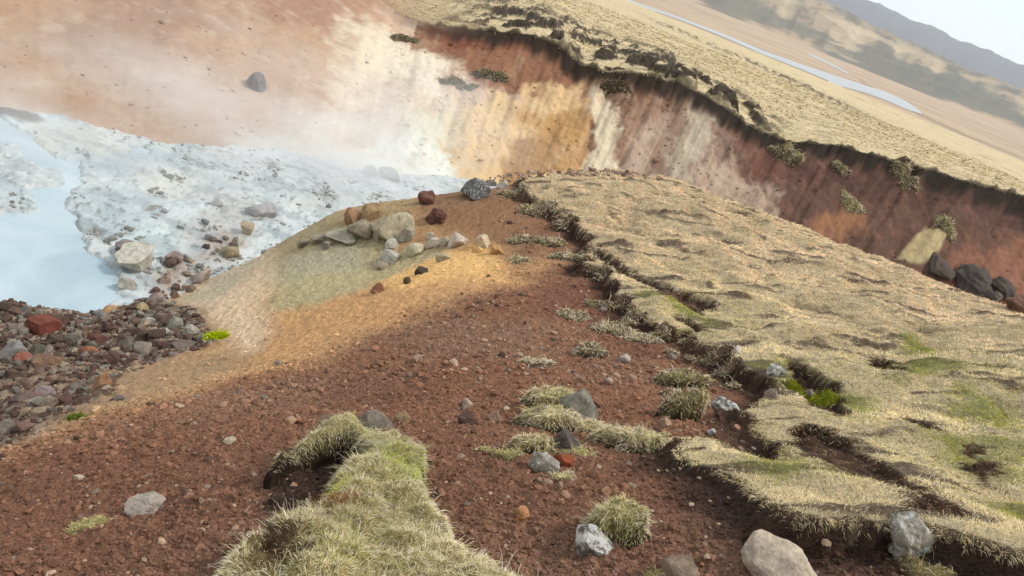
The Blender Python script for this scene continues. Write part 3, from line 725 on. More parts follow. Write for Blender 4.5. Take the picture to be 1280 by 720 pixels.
# basin
R_(166,326,48,30,(190,184,168),'large pale slab with a dark underside at the pond edge','boulder','boulder',ang=.9,sink=.12,seed=41)
R_(157,311,26,17,(136,122,116),'brown stone sitting on the large pale slab at the pond edge',sink=.05)
R_(180,320,16,12,(196,186,172),'pale stone on the right shoulder of the large pond edge slab',sink=.1)
R_(325,261,40,22,(158,156,154),'grey boulder far out on the white mud flat','boulder','boulder',ang=.6)
R_(271,252,16,12,(170,168,164),'small grey stone left of the grey mud flat boulder')
R_(217,321,22,14,(146,128,120),'mauve brown rounded stone on the mud right of the pond slab',ang=.4)
R_(250,345,34,16,(158,142,132),'long grey stone at the foot of the sandy slope',ang=.8,lean=-.6,rz=0)
R_(285,314,26,18,(154,136,104),'olive rounded rock at the ridge foot beside the mud',ang=.4)
R_(308,284,18,18,(166,146,116),'tan rock at the ridge foot nearest the grey mud flat boulder',ang=.5)
R_(193,372,26,18,(150,134,122),'grey brown rock at the right end of the pond shore',ang=.8)
R_(178,384,22,14,(160,140,104),'tan rock on the shore below the grey brown pond rock')
R_(160,352,22,16,(176,168,156),'pale crusted rock at the pond corner',ang=.8)
R_(125,393,18,14,(122,120,116),'grey block in the water at the near pond corner',ang=.9)
R_(93,357,14,14,(96,84,80),'dark stone standing alone in the pond water',sink=.35)
R_(320,101,24,25,(122,116,116),'round grey boulder alone on the pink hillside','boulder','boulder',ang=.3,rough=.08)
R_(460,211,18,15,(150,146,144),'round grey boulder on the far mud behind the ridge','boulder','boulder',ang=.35)
R_(486,217,30,16,(156,154,152),'low grey rock right of the round far mud boulder',ang=.6)
R_(466,214,12,9,(170,168,166),'small grey stone on the far mud in front of the round boulder',rz=0)
R_(232,322,12,10,(150,140,130),'small stone on the mud between the mauve stone and the ridge foot')
R_(262,296,12,9,(120,118,114),'dark small stone on the mud left of the tan ridge foot rock')
R_(256,277,10,8,(96,98,98),'blackish small stone on the open white mud')
R_(205,348,16,12,(150,130,116),'brown stone below the mauve brown rounded stone')
R_(238,360,13,10,(128,104,86),'brown stone under the long grey stone')
# far bank foot
G='dark boulders at the foot of the red bank'
R_(1166,337,44,16,(84,72,62),'low blackish boulder below the yellow streak on the red bank','boulder','boulder',G,ang=.6,rough=.22,pt=None)
R_(1213,357,60,22,(80,70,64),'broad blackish boulder behind the grass crest, the largest there','boulder','boulder',G,ang=.7,rough=.3,lichen=.25)
R_(1247,360,34,20,(84,74,66),'dark hump shaped boulder behind the broad blackish boulder','boulder','boulder',G,ang=.5,rough=.18)
R_(1268,378,36,24,(120,88,72),'red brown boulder nearest the right edge below the red bank','boulder','boulder',G,ang=.5,rough=.2)
R_(1240,370,18,12,(160,140,118),'pale stone between the dark boulders behind the grass crest')
# near stones
R_(181,629,48,31,(176,162,148),'flat whitish grey stone alone on the red soil',ang=.8,sink=.35,seed=55)
R_(99,595,14,8,(206,188,162),'tiny cream stone above the flat whitish grey stone')
R_(120,613,10,8,(180,156,130),'tiny buff stone between the cream stone and the flat stone')
R_(286,550,15,7,(196,180,152),'thin cream flake stone on the red soil above the turf mound')
R_(464,524,54,30,(126,114,100),'grey mossy rock just behind the big turf mound','boulder','boulder',ang=.7,lichen=.2,seed=61)
R_(502,520,22,17,(164,136,102),'tan stone right of the grey mossy rock')
R_(418,526,15,19,(172,142,112),'buff upright stone left of the grey mossy rock')
R_(405,523,16,18,(120,100,88),'grey brown stone behind the buff upright stone')
R_(363,525,15,9,(176,144,112),'small tan stone on the soil left of the mossy rock')
R_(582,504,15,15,(176,156,134),'pale stone on top of a dark soil clod')
R_(583,521,28,18,(88,66,54),'dark soil clod under the pale stone','clod','soil clod',rough=.26,ang=.4)
R_(618,521,20,16,(160,126,102),'rounded pinkish stone left of the grassy rock heap',ang=.35)
R_(717,505,54,48,(134,126,112),'upright grey lichen streaked boulder at the back of the grassy rock heap','boulder','boulder',ang=.8,lichen=.38,seed=71,lean=.05,sink=.22)
R_(704,546,50,36,(98,88,80),'dark rock with white lichen in the middle of the grassy heap','boulder','boulder',ang=.8,lichen=.42)
R_(741,502,22,18,(136,96,74),'brown stone behind the upright lichen streaked boulder',ang=.4)
R_(678,576,42,30,(146,136,122),'speckled grey lichen stone below the grassy heap',lichen=.46,ang=.7)
R_(702,573,26,20,(158,84,56),'rust red rounded stone beside the speckled lichen stone',ang=.35)
R_(683,601,15,11,(180,150,122),'small triangular buff stone below the speckled lichen stone',ang=.9)
R_(698,606,9,15,(170,142,114),'thin splinter of buff stone below the rust red stone',ang=.9,lean=.2)
R_(651,640,19,18,(196,140,96),'smooth orange tan pebble on bare red soil','pebble','pebble',ang=.15,rough=.05)
R_(829,527,19,16,(176,146,120),'buff stone at the right end of the grass tussock',ang=.5)
R_(741,675,62,36,(116,100,94),'black and white lichen boulder leaning against the round tussock','boulder','boulder',ang=.9,lichen=.54,seed=81,lean=.12,rz=0)
R_(958,703,96,46,(196,176,154),'large pale pinkish boulder at the bottom edge','boulder','boulder',ang=.85,lichen=.1,seed=91,sink=.25)
R_(845,706,54,40,(160,136,116),'pinkish grey boulder left of the large pale one at the bottom edge','boulder','boulder',ang=.8,lichen=.3,seed=92)
R_(1122,676,58,62,(158,146,128),'tall craggy pale lichen boulder under the turf edge','boulder','boulder',ang=1,rough=.34,lichen=.5,seed=93,lean=.05)
R_(902,504,40,18,(110,104,98),'split stone with white lichen on the turf edge',lichen=.52,ang=.9)
R_(968,463,24,16,(128,120,110),'white topped lichen stone beside the green moss patch',lichen=.5,ang=.8)
R_(1008,493,22,15,(132,122,112),'grey stone in the green moss patch',lichen=.25)
R_(963,492,20,15,(150,132,116),'pinkish stone below the green moss patch')
R_(921,436,12,10,(206,196,180),'small white stone on the turf above the moss patch')
R_(888,540,12,11,(190,184,174),'white lichened stone poking from the low turf ledge',lichen=.4)
R_(760,475,12,8,(170,148,128),'small pale stone on the soil below the dry shrub')
R_(780,448,16,10,(176,160,144),'pale flake among the dry heather right of the shrub')
R_(724,437,14,12,(182,170,158),'white stone at the left foot of the dry shrub')
R_(566,453,14,10,(176,150,128),'small pale stone in the middle of the red slope')
R_(520,448,12,8,(168,140,118),'small buff stone left of the middle of the red slope')
R_(700,627,10,9,(176,130,100),'pinkish pebble right of the orange tan pebble','pebble','pebble',ang=.3)
R_(776,619,9,12,(206,166,120),'cream pebble above the round tussock','pebble','pebble',ang=.3)
R_(757,612,14,9,(180,136,108),'flat pinkish stone left of the cream pebble')
R_(713,655,10,9,(188,140,112),'pinkish chip on the soil left of the round tussock','pebble','pebble')
R_(1028,682,12,9,(190,160,132),'small pale stone between the bottom edge boulder and the turf')
# rubble at the pond shore
R_(54,408,40,24,(120,66,52),'large rust red boulder on the rubble at the pond shore','boulder','boulder',ang=.45,rough=.07,seed=95,sink=.2)
R_(66,402,12,12,(206,180,158),'pale stone against the right side of the rust red boulder')
R_(30,388,14,12,(98,94,90),'dark grey stone at the water left of the rust red boulder')
R_(122,424,26,18,(98,62,52),'dark maroon rock in the middle of the rubble')
R_(112,436,24,14,(146,94,66),'orange brown rock below the dark maroon rock')
R_(29,446,22,16,(154,96,80),'pinkish red rock at the left of the rubble')
R_(60,449,36,14,(126,96,76),'long brown rock low in the rubble')
R_(46,436,20,18,(92,88,72),'dark olive rock below the rust red boulder')
R_(18,436,36,20,(140,134,128),'broad grey rock at the left side of the rubble',ang=.7)
R_(68,424,22,14,(88,72,62),'dark brown rock right of the dark olive rock')
R_(205,414,18,13,(168,158,144),'pale grey rock at the right of the rubble')
R_(218,404,20,16,(140,136,120),'grey green rock at the top right of the rubble')
R_(186,402,18,13,(160,154,146),'light grey rock at the top of the rubble')
R_(238,412,22,14,(164,156,138),'buff grey slab right of the grey green rubble rock')
R_(232,428,30,14,(120,106,98),'dark grey slab beside the bright moss')
R_(126,474,26,22,(146,108,80),'brown outcrop lump at the lower edge of the rubble',rough=.2)
R_(34,494,40,20,(112,92,84),'dark flat slab low on the left slope')
R_(56,488,24,14,(150,132,128),'mauve grey slab right of the dark flat slab')
R_(4,534,26,24,(126,112,100),'grey boulder at the left edge above the red soil')
R_(30,535,24,13,(118,92,80),'brown rock right of the left edge grey boulder')
R_(148,497,20,8,(120,106,98),'thin dark slab on the tan slope right of the rubble')

# rubble stones nobody could name one by one: countable, laid out over the bed
RB = RUBBLE
kinds = [((98,78,66), 'brown rubble stone in the stone field by the milky pond', 'brown rubble stones'),
         ((124,114,102), 'grey rubble stone in the stone field by the milky pond', 'grey rubble stones'),
         ((84,62,54), 'dark maroon rubble stone in the stone field by the milky pond', 'maroon rubble stones'),
         ((146,128,108), 'pale buff rubble stone in the stone field by the milky pond', 'buff rubble stones')]
def in_poly(pl, n, g):
    lo, hi = pl.min(0), pl.max(0); out = np.zeros((0, 2))
    while len(out) < n:
        c = g.uniform(lo, hi, (n * 2, 2)); k = sdf(pl, c[:, 0], c[:, 1]) > 0; out = np.r_[out, c[k]]
    return out[:n]
def px_poly_points(pxpoly, n, g):
    """random pixels in a photo polygon, dropped on the ground"""
    pl = np.array(pxpoly, float); c = in_poly(pl, n, g); return c
g = np.random.default_rng(12)
cand = px_poly_points([(-20,378),(20,386),(100,402),(170,388),(200,378),(240,392),(268,420),(250,436),(190,440),(150,462),(130,490),(70,520),(20,545),(-20,560)], 190, g)
cand2 = px_poly_points([(186,350),(230,315),(282,290),(300,300),(262,335),(236,366),(200,384)], 26, g)
cand4 = px_poly_points([(0,378),(60,386),(100,394),(128,395),(168,380),(200,372),(215,384),(150,404),(90,402),(0,392)], 46, g)
cand3 = px_poly_points([(-20,378),(60,392),(140,402),(230,392),(260,420),(170,440),(80,440),(-20,450)], 60, g)
for px, py in np.r_[cand, cand2, cand3, cand4]:
    ci, lb, gr_ = kinds[int(g.choice(4, p=[.46, .26, .18, .10]))]
    w = float(np.clip(g.lognormal(2.25, .38), 5, 24)); h = w * g.uniform(.5, .85)
    c = tuple(np.clip(np.array(ci) * g.uniform(.82, 1.15), 20, 230))
    R_(px, py, w, h, c, lb, 'rubble_stone', 'rock', gr_, ang=.8, rough=.14, small=True, sink=g.uniform(.15, .4), rz=g.uniform(0, 6.28), mesh_seed=600 + int(g.integers(0, 14)))

# ------------------------------------------------------------------ small stones and crumbs that nobody could count
def crumbs(name, pts, size, colr, seed, mat):
    g = np.random.default_rng(seed); n = len(pts)
    bv, bf = ICO1
    nb = 10
    bank = np.stack([rock_verts(seed + 900 + k, bv, .7, .25) for k in range(nb)])
    pick = g.integers(0, nb, n)
    v = bank[pick] * g.uniform(.55, 1.2, (n, 1, 3))
    a = g.uniform(0, 6.283, n); ca, sa = np.cos(a)[:, None], np.sin(a)[:, None]
    vx, vy = v[..., 0] * ca - v[..., 1] * sa, v[..., 0] * sa + v[..., 1] * ca
    v = np.stack([vx, vy, v[..., 2] * .75], -1) * size[:, None, None]
    pos = np.c_[pts, zg(pts[:, 0], pts[:, 1]) + size * .25]
    v = (v + pos[:, None, :]).reshape(-1, 3)
    f = (bf[None] + (np.arange(n) * len(bv))[:, None, None]).reshape(-1)
    c = np.repeat(colr, len(bv), 0)
    o = mesh_from(name, v, f, 3, mat, c, False)
    o['kind'] = 'stuff'
    return o
def polar_pts(n, r0, r1, a0, a1, g, pw=1.0):
    r = np.exp(g.uniform(math.log(r0), math.log(r1), n)); a = g.uniform(D(a0), D(a1), n)
    return np.c_[r * np.sin(a), r * np.cos(a)]
M_crumb = ground_mat('soil_crumbs', [('n', 60, .01)], .3, 40)
g = np.random.default_rng(21)
pt = polar_pts(210000, 1.15, 14, -46, 46, g)
keep = (grid_at(soil_n, pt[:, 0], pt[:, 1]) > .6) & (grid_at(near, pt[:, 0], pt[:, 1]))
red_d = sdf(poly([(-60,565),(60,545),(150,510),(300,465),(400,440),(520,385),(600,362),(640,300),(600,240),(700,220),(900,440),(1000,620),(1400,720),('w',4,0),('w',-4,.2)]), pt[:, 0], pt[:, 1])
keep &= (g.random(len(pt)) < np.clip(.10 + .9 * sstep(-.3, .3, red_d), 0, 1)) & (fbm(pt[:, 0] * 1.3, pt[:, 1] * 1.3, 3, 77) > g.uniform(-.9, .35, len(pt)))
pt = pt[keep]; rrp = np.hypot(pt[:, 0], pt[:, 1])
size = np.clip(g.lognormal(-5.6, .58, len(pt)), .0016, .020) * np.clip(rrp / 2.8, .8, 1.7)
cb = grid_at(COL, pt[:, 0], pt[:, 1]) * g.uniform(.62, 1.38, (len(pt), 1))
pale = g.random(len(pt)) < .022 + .10 * sstep(-.3, .3, sdf(poly([(520,390),(640,370),(720,400),(780,470),(700,500),(560,470)]), pt[:, 0], pt[:, 1]))
cb[pale] = C(176, 150, 126) * g.uniform(.6, 1.1, (pale.sum(), 1)); size[pale] *= 1.1
crumbs('gravel', pt, size, cb, 5, M_crumb)
pt2 = polar_pts(5200, 1.3, 12, -46, 44, g)
k = (grid_at(soil_n, pt2[:, 0], pt2[:, 1]) > .6) & (grid_at(near, pt2[:, 0], pt2[:, 1])) & (fbm(pt2[:, 0] * .9, pt2[:, 1] * .9, 4, 79) > g.uniform(-.25, .5, len(pt2)))
k &= sdf(poly([(-60,565),(60,545),(150,510),(300,465),(400,440),(520,385),(600,362),(640,300),(600,240),(700,220),(900,440),(1000,620),(1400,720),('w',4,0),('w',-4,.2)]), pt2[:, 0], pt2[:, 1]) > 0
pt2 = pt2[k]; r_2 = np.hypot(pt2[:, 0], pt2[:, 1])
cb = np.array([C(150,118,96), C(170,142,116), C(96,74,62), C(128,112,100)])[g.integers(0, 4, len(pt2))] * g.uniform(.6, 1.2, (len(pt2), 1))
crumbs('gravel', pt2, np.clip(g.lognormal(-4.7, .45, len(pt2)), .004, .024) * np.clip(r_2 / 3, .7, 2.2), cb, 15, M_crumb)
# shingle between the rubble stones
pt = np.r_[in_poly(RB, 9000, g)]
k = (grid_at(pd, pt[:, 0], pt[:, 1]) < .02)
k &= (sdf(poly([(-90,462),(20,454),(150,446),(135,500),(60,532),(-90,590)]), pt[:, 0], pt[:, 1]) < 0) | (g.random(len(pt)) < .35)
pt = pt[k]
cb = np.array([C(*kinds[i][0]) for i in g.choice(4, len(pt), p=[.45, .25, .18, .12])]) * g.uniform(.7, 1.25, (len(pt), 1))
crumbs('gravel', pt, np.clip(g.lognormal(-3.75, .45, len(pt)), .008, .06), cb, 6, M_crumb)
# dark crust flakes on the mud
pt = polar_pts(9000, 9.5, 22, -46, -8, g)
k = grid_at(basin, pt[:, 0], pt[:, 1]) & (grid_at(pd, pt[:, 0], pt[:, 1]) < -.02) & (fbm(pt[:, 0] * .9, pt[:, 1] * .9, 4, 88) > .16)
pt = pt[k]
cb = C(150, 148, 140) * g.uniform(.45, 1.2, (len(pt), 1))
crumbs('gravel', pt, np.clip(g.lognormal(-3.6, .5, len(pt)), .01, .08), cb, 7, M_crumb)
# scree at the ridge end beyond the grass and at the foot line
pt = np.array([spot(x, y)[:2] for x, y in px_poly_points([(596,226),(640,216),(690,211),(780,213),(860,229),(780,221),(690,219),(640,228)], 170, g)])
crumbs('gravel', pt, np.clip(g.lognormal(-3.35, .55, len(pt)), .015, .11), C(150, 122, 104) * g.uniform(.4, 1.3, (len(pt), 1)), 8, M_crumb)

pt = polar_pts(26000, 17, 33, -44, 46, g)
Tb = grid_at(T, pt[:, 0], pt[:, 1]); ab = np.arctan2(pt[:, 0], pt[:, 1])
k = (Tb > .02) & (Tb < .9) & (g.random(len(pt)) < .25 + .75 * sstep(D(-14), D(-6), ab)) & (fbm(pt[:, 0] * .8, pt[:, 1] * .8, 3, 89) > g.uniform(-.2, .7, len(pt)))
pt = pt[k]
cb = grid_at(COL, pt[:, 0], pt[:, 1]) * g.uniform(.45, 1.35, (len(pt), 1))
crumbs('gravel', pt, np.clip(g.lognormal(-3.75, .5, len(pt)), .012, .10), cb, 9, M_crumb)

# ------------------------------------------------------------------ grass
def grass_mat():
    m = bpy.data.materials.new('dry_grass'); m.use_nodes = True
    t = m.node_tree; n, l = t.nodes, t.links.new; n.clear()
    a = n.new('ShaderNodeAttribute'); a.attribute_name = 'Col'
    d_ = n.new('ShaderNodeBsdfDiffuse'); tr = n.new('ShaderNodeBsdfTranslucent'); mx = n.new('ShaderNodeMixShader'); mx.inputs[0].default_value = .30
    o = n.new('ShaderNodeOutputMaterial')
    l(a.outputs['Color'], d_.inputs[0]); l(a.outputs['Color'], tr.inputs[0]); l(d_.outputs[0], mx.inputs[1]); l(tr.outputs[0], mx.inputs[2]); l(mx.outputs[0], o.inputs[0])
    return m
M_grass = grass_mat()
def unit(v): return v / (np.linalg.norm(v, axis=-1, keepdims=True) + 1e-9)
def blades(name, pos, dirs, length, width, droop, colors, parent=None, seed=0):
    g = np.random.default_rng(seed); n = len(pos)
    d1 = unit(dirs)
    d2 = d1.copy(); d2[:, 2] -= droop; d2 += g.normal(0, .25, (n, 3)); d2 = unit(d2)
    side = unit(np.cross(d1, g.normal(size=(n, 3)) * .6 + np.array([0, 0, 1])))
    Lh, w = length[:, None] * .5, width[:, None] * .5
    b0, b1 = pos - side * w, pos + side * w
    mid = pos + d1 * Lh
    m0, m1 = mid - side * w * .8, mid + side * w * .8
    tip = mid + d2 * Lh
    v = np.stack([b0, b1, m0, m1, tip], 1).reshape(-1, 3)
    f = (np.array([[0, 1, 3], [0, 3, 2], [2, 3, 4]])[None] + (np.arange(n) * 5)[:, None, None]).reshape(-1)
    c = np.repeat(colors, 5, 0)
    return mesh_from(name, v, f, 3, M_grass, c, True, parent)
STRAW, PALE, GREYS, GREEN, MOSS, RUST = C(240,220,178), C(248,238,210), C(222,206,178), C(184,180,108), C(150,150,44), C(150,100,74)
def straw_colors(n, g, green=0.0, dark=0.0):
    k = g.random(n)
    c = np.where((k < .45)[:, None], STRAW, np.where((k < .75)[:, None], PALE, GREYS))
    gm = g.random(n) < green
    c = np.where(gm[:, None], np.where((g.random(n) < .5)[:, None], GREEN, C(206,202,120)), c)
    dm = g.random(n) < dark
    c = np.where(dm[:, None], C(96,76,56), c)
    return c * g.uniform(.72, 1.15, (n, 1))
# slope of the turf's edge distance, to let the fringe hang outwards
ga_, gr2 = np.gradient(turf, axis=1), np.gradient(turf, axis=0)
drr = np.gradient(RR)[:, None]; daa = 0.12 * Q * math.pi / 180
tr_, ta_ = gr2 / drr, ga_ / (daa * rr)
GX = tr_ * np.sin(aa) + ta_ * np.cos(aa); GY = tr_ * np.cos(aa) - ta_ * np.sin(aa)
g = np.random.default_rng(31)
pt = np.r_[polar_pts(950000, 1.9, 19, -4, 47.5, g), polar_pts(90000, .8, 1.9, 0, 80, g), polar_pts(110000, 1.9, 9, 47.5, 78, g)]
td = grid_at(turf, pt[:, 0], pt[:, 1])
k = ((td > .012 + .002 * np.hypot(pt[:, 0], pt[:, 1])) | ((grid_at(hole, pt[:, 0], pt[:, 1]) > -.04) & (g.random(len(pt)) < .45))) & (g.random(len(pt)) > .85 * grid_at(gap_shade, pt[:, 0], pt[:, 1]))
pt, td = pt[k], td[k]
nrm = grid_at(NRM, pt[:, 0], pt[:, 1]); rp_ = np.hypot(pt[:, 0], pt[:, 1])
view = unit(np.c_[pt, zg(pt[:, 0], pt[:, 1])])
k = ((nrm * -view).sum(1) > -.12) & (fbm(pt[:, 0] * 2.2, pt[:, 1] * 2.2, 3, 411) > g.uniform(-1.3, -.1, len(pt)))
pt, td, nrm, rp_ = pt[k], td[k], nrm[k], rp_[k]
n = len(pt)
ang = .25 + 1.3 * fbm(pt[:, 0] * .5, pt[:, 1] * .5, 3, 413) + 1.0 * fbm(pt[:, 0] * 2.4, pt[:, 1] * 2.4, 2, 415) + g.normal(0, 1.0, n)
lat = np.c_[np.cos(ang), -np.sin(ang), np.zeros(n)]
edge_w = np.exp(-np.clip(td, 0, 9) / .03)[:, None]
outw = -np.c_[grid_at(GX, pt[:, 0], pt[:, 1]), grid_at(GY, pt[:, 0], pt[:, 1]), np.zeros(n)]
lat = unit(lat * (1 - edge_w) + unit(outw) * edge_w)
dirs = lat + nrm * g.uniform(.05, .75, n)[:, None]
length = (.026 + .0036 * rp_) * (1 - .35 * edge_w[:, 0]) * g.uniform(.6, 1.4, n)
width = np.maximum(.0011, .00052 * rp_) * g.uniform(.7, 1.3, n)
gm = grid_at(mossg, pt[:, 0], pt[:, 1]); hm = grid_at(heath_shade, pt[:, 0], pt[:, 1])
gn = np.clip(.12 * (1 - sstep(6, 11, rp_)) + .5 * fbm(pt[:, 0] * .7, pt[:, 1] * .7, 4, 421), 0, .5)
c = straw_colors(n, g, gn, .10)
c = np.where((g.random(n) < hm * .48)[:, None], C(120, 96, 76) * g.uniform(.45, 1.3, (n, 1)), c)
c = np.where((g.random(n) < gm * .9)[:, None], C(160, 160, 56) * g.uniform(.6, 1.4, (n, 1)), c)
inhole = sstep(-.08, .02, grid_at(hole, pt[:, 0], pt[:, 1]))
c = np.where((g.random(n) < inhole * .85)[:, None], C(104, 76, 62) * g.uniform(.5, 1.3, (n, 1)), c)
length *= 1 - .3 * gm
tone = .95 + .55 * fbm(pt[:, 0] * 1.6, pt[:, 1] * 1.6, 4, 423)
pos = np.c_[pt, zg(pt[:, 0], pt[:, 1]) - .004]
o = blades('grass', pos, dirs, length, width, .5 + .5 * edge_w[:, 0], c * tone[:, None] * (np.array([1.10, 1.04, .90]) + np.array([.06, -.04, .03]) * sstep(5, 11, rp_)[:, None]), seed=1); o['kind'] = 'stuff'
# coarse tufts on the far bank top
pt = polar_pts(150000, 26.5, 90, -20, 47, g)
Tt = grid_at(T, pt[:, 0], pt[:, 1]); k = (Tt > 1.0) & (g.random(len(pt)) > 1.1 * grid_at(DM, pt[:, 0], pt[:, 1])) & (fbm(pt[:, 0] * .6 , pt[:, 1] * .45, 3, 431) > g.uniform(-.5, .4, len(pt)))
pt, Tt = pt[k], Tt[k]; n = len(pt); rp_ = np.hypot(pt[:, 0], pt[:, 1])
ang = g.normal(.2, .7, n)
dirs = np.c_[np.cos(ang), -np.sin(ang), g.uniform(.1, .6, n)]
ed = np.exp(-np.clip(Tt - 1, 0, 9) / .03)[:, None]; vin = -unit(np.c_[pt, np.zeros(n)])
dirs = dirs * (1 - ed) + (vin + np.array([0, 0, .3])) * ed
c = straw_colors(n, g, .12, .12 + .3 * ed[:, 0]) * (.85 + .3 * fbm(pt[:, 0] * .3, pt[:, 1] * .3, 3, 433))[:, None]
hb_ = grid_at(hv, pt[:, 0], pt[:, 1]) * grid_at(HD, pt[:, 0], pt[:, 1]) + .8 * grid_at(band, pt[:, 0], pt[:, 1])
c = np.where((g.random(n) < .8 * hb_)[:, None], C(72, 60, 47) * g.uniform(.5, 1.3, (n, 1)), c)
c *= np.array([.95, .88, .80])
o = blades('grass', np.c_[pt, zg(pt[:, 0], pt[:, 1]) - .01], dirs, .0045 * rp_ * g.uniform(.6, 1.4, n), .0009 * rp_ * g.uniform(.7, 1.3, n), .6 + ed[:, 0], c, seed=2); o['kind'] = 'stuff'

# ------------------------------------------------------------------ turf mounds, tussocks, shrubs: each a thing with its soil and its grass
M_turf = ground_mat('peat_and_roots', [('n', 14, .03), ('n', 60, .01)], .4, 30)
def mound(name, label, cat, outline, H, nbl, blen, bw, top=(150,134,88), side=(48,36,28), green=.2, dark=.1, steep=.08, group=None, seed=0, res=110, notch=(), lean=(0, 0), spiky=.5, bare=(-.02, .05), patches=(), rough=.05, ragged=.06):
    """outline: world polygon of the mound's foot"""
    g = np.random.default_rng(seed + 50)
    lo, hi = outline.min(0) - .06, outline.max(0) + .06
    ext = (hi - lo).max(); nx = max(8, int(res * (hi[0] - lo[0]) / ext)); ny = max(8, int(res * (hi[1] - lo[1]) / ext))
    gx, gy = np.meshgrid(np.linspace(lo[0], hi[0], nx), np.linspace(lo[1], hi[1], ny))
    S = ext; wn = ragged * S
    sd = sdf(outline, gx + wn * fbm(gx * 3 / S + seed, gy * 3 / S, 4, 501), gy + wn * fbm(gx * 3 / S, gy * 3 / S + seed, 4, 505))
    for nn in notch: sd = np.minimum(sd, -sdf(nn, gx + .3 * wn * fbm(gx * 8 / S, gy * 8 / S, 3, 531), gy))
    mx = sd.max()
    hh = H * (.62 * sstep(-.3 * steep, steep, sd) + .38 * np.clip(sd / mx, 0, 1) ** .7) * (1 + .35 * fbm(gx * 4 / S + seed, gy * 4 / S, 3, 509))
    hh += rough * H * fbm(gx * 14 / S, gy * 14 / S, 3, 513) * (sd > 0)
    zz = zg(gx, gy) + np.where(sd > -.3 * steep, hh, 0) - .012
    zz = np.where(sd < -.3 * steep, zg(gx, gy) - .05, zz)
    k = hh / H
    top_m = sstep(bare[0] + .0, bare[1] + steep * .6, sd + .02 * fbm(gx * 9 / S, gy * 9 / S, 3, 517))
    cc = C(*side) * (1 - top_m[..., None]) + C(*top) * top_m[..., None]
    for p_, pc, pa_, dr_ in patches:
        if dr_ > .5:
            pm = (sstep(-.05, .05, sdf(p_, gx, gy)) * .8)[..., None]; cc = cc * (1 - pm) + C(64, 44, 34) * pm
    cx, cy = outline.mean(0)
    root = bpy.data.objects.new(name, None); root.location = (cx, cy, float(zg(cx, cy))); col.objects.link(root); tag(root, label, cat, group)
    keepv = sd > -.06 * max(1, S)
    idx = np.arange(nx * ny).reshape(ny, nx)
    f = np.stack([idx[:-1, :-1], idx[:-1, 1:], idx[1:, 1:], idx[1:, :-1]], -1).reshape(-1, 4)
    f = f[keepv.reshape(-1)[f].any(1)]
    u, inv = np.unique(f, return_inverse=True)
    vv = np.stack([gx, gy, zz], -1).reshape(-1, 3)
    off = np.array(root.location)
    mesh_from('soil_body', vv[u] - off, inv.reshape(-1), 4, M_turf, cc.reshape(-1, 3)[u], True, root)
    # grass
    gyy, gxx = np.gradient(zz, gy[:, 0], gx[0])
    sgy, sgx = np.gradient(sd, gy[:, 0], gx[0])
    iy, ix = g.integers(1, ny - 1, nbl * 3), g.integers(1, nx - 1, nbl * 3)
    ok = sd[iy, ix] > g.uniform(bare[0], bare[1], nbl * 3)
    iy, ix = iy[ok][:nbl], ix[ok][:nbl]; n = len(iy)
    jx, jy = g.uniform(-.5, .5, n), g.uniform(-.5, .5, n)
    x, y = gx[iy, ix] + jx * (gx[0, 1] - gx[0, 0]), gy[iy, ix] + jy * (gy[1, 0] - gy[0, 0])
    z = zz[iy, ix] + gxx[iy, ix] * (x - gx[iy, ix]) + gyy[iy, ix] * (y - gy[iy, ix])
    nr_ = unit(np.c_[-gxx[iy, ix], -gyy[iy, ix], np.ones(n)])
    s_ = sd[iy, ix]; ew = np.exp(-np.clip(s_, 0, 9) / (.08 * S))[:, None]
    outw = -unit(np.c_[sgx[iy, ix], sgy[iy, ix], np.zeros(n)] + 1e-6)
    an = 6.28 * fbm(x * 2.5 / S + seed, y * 2.5 / S, 3, 521) + g.normal(0, 1.5, n)
    rnd = np.c_[np.cos(an), np.sin(an), np.zeros(n)] + np.r_[lean, 0]
    dirs = nr_ * g.uniform(.2, .9, n)[:, None] * (.6 + spiky) + rnd * (1 - ew) * .8 + outw * ew * .9
    gn = np.clip(green + .6 * fbm(x * 3 / S + 3, y * 3 / S + seed, 3, 525), 0, .95)
    c = straw_colors(n, g, gn, dark) * (1.0 + .45 * fbm(x * 5 / S, y * 5 / S, 3, 527))[:, None]
    alive = np.ones(n, bool)
    for p_, pc, pa_, dr_ in patches:
        pm = sstep(-.04, .04, sdf(p_, x + .05 * S * fbm(x * 9 / S, y * 9 / S, 3, 541), y)) * pa_
        alive &= g.random(n) > pm * dr_
        c = np.where((g.random(n) < pm)[:, None], C(*pc) * g.uniform(.6, 1.3, (n, 1)), c)
    if name == 'turf_clod': alive &= s_ > .02 * S
    Ln = blen * g.uniform(.5, 1.4, n) * np.where(g.random(n) < .035, 3.0, 1); Wn = bw * g.uniform(.7, 1.3, n)
    blades('grass_cover', (np.c_[x, y, z - .004] - off)[alive], dirs[alive], Ln[alive], Wn[alive], (.45 + .9 * ew[:, 0])[alive], c[alive], root, seed + 3)
    return root
def pxp(pts, lift=0.0): return np.array([spot(x, y, lift)[:2] for x, y in pts])
def ell(px, py, w, h, lift=0.0, rot=0.0, flat=.8):
    """a footprint whose outline covers about w x h photo pixels"""
    p = spot(px, py + h * .25); dist = np.dot(p, fwd)
    rx = w * dist / FPX / 2; ry = rx * flat
    t_ = np.linspace(0, 2 * np.pi, 18)[:-1]; az = math.atan2(p[0], p[1]) + rot
    rv = 1 + .12 * np.sin(3 * t_ + px)
    ex, ey = np.array([math.cos(az), -math.sin(az)]), np.array([math.sin(az), math.cos(az)])
    return p[:2] + (rx * rv * np.cos(t_))[:, None] * ex + (ry * rv * np.sin(t_))[:, None] * ey, dist

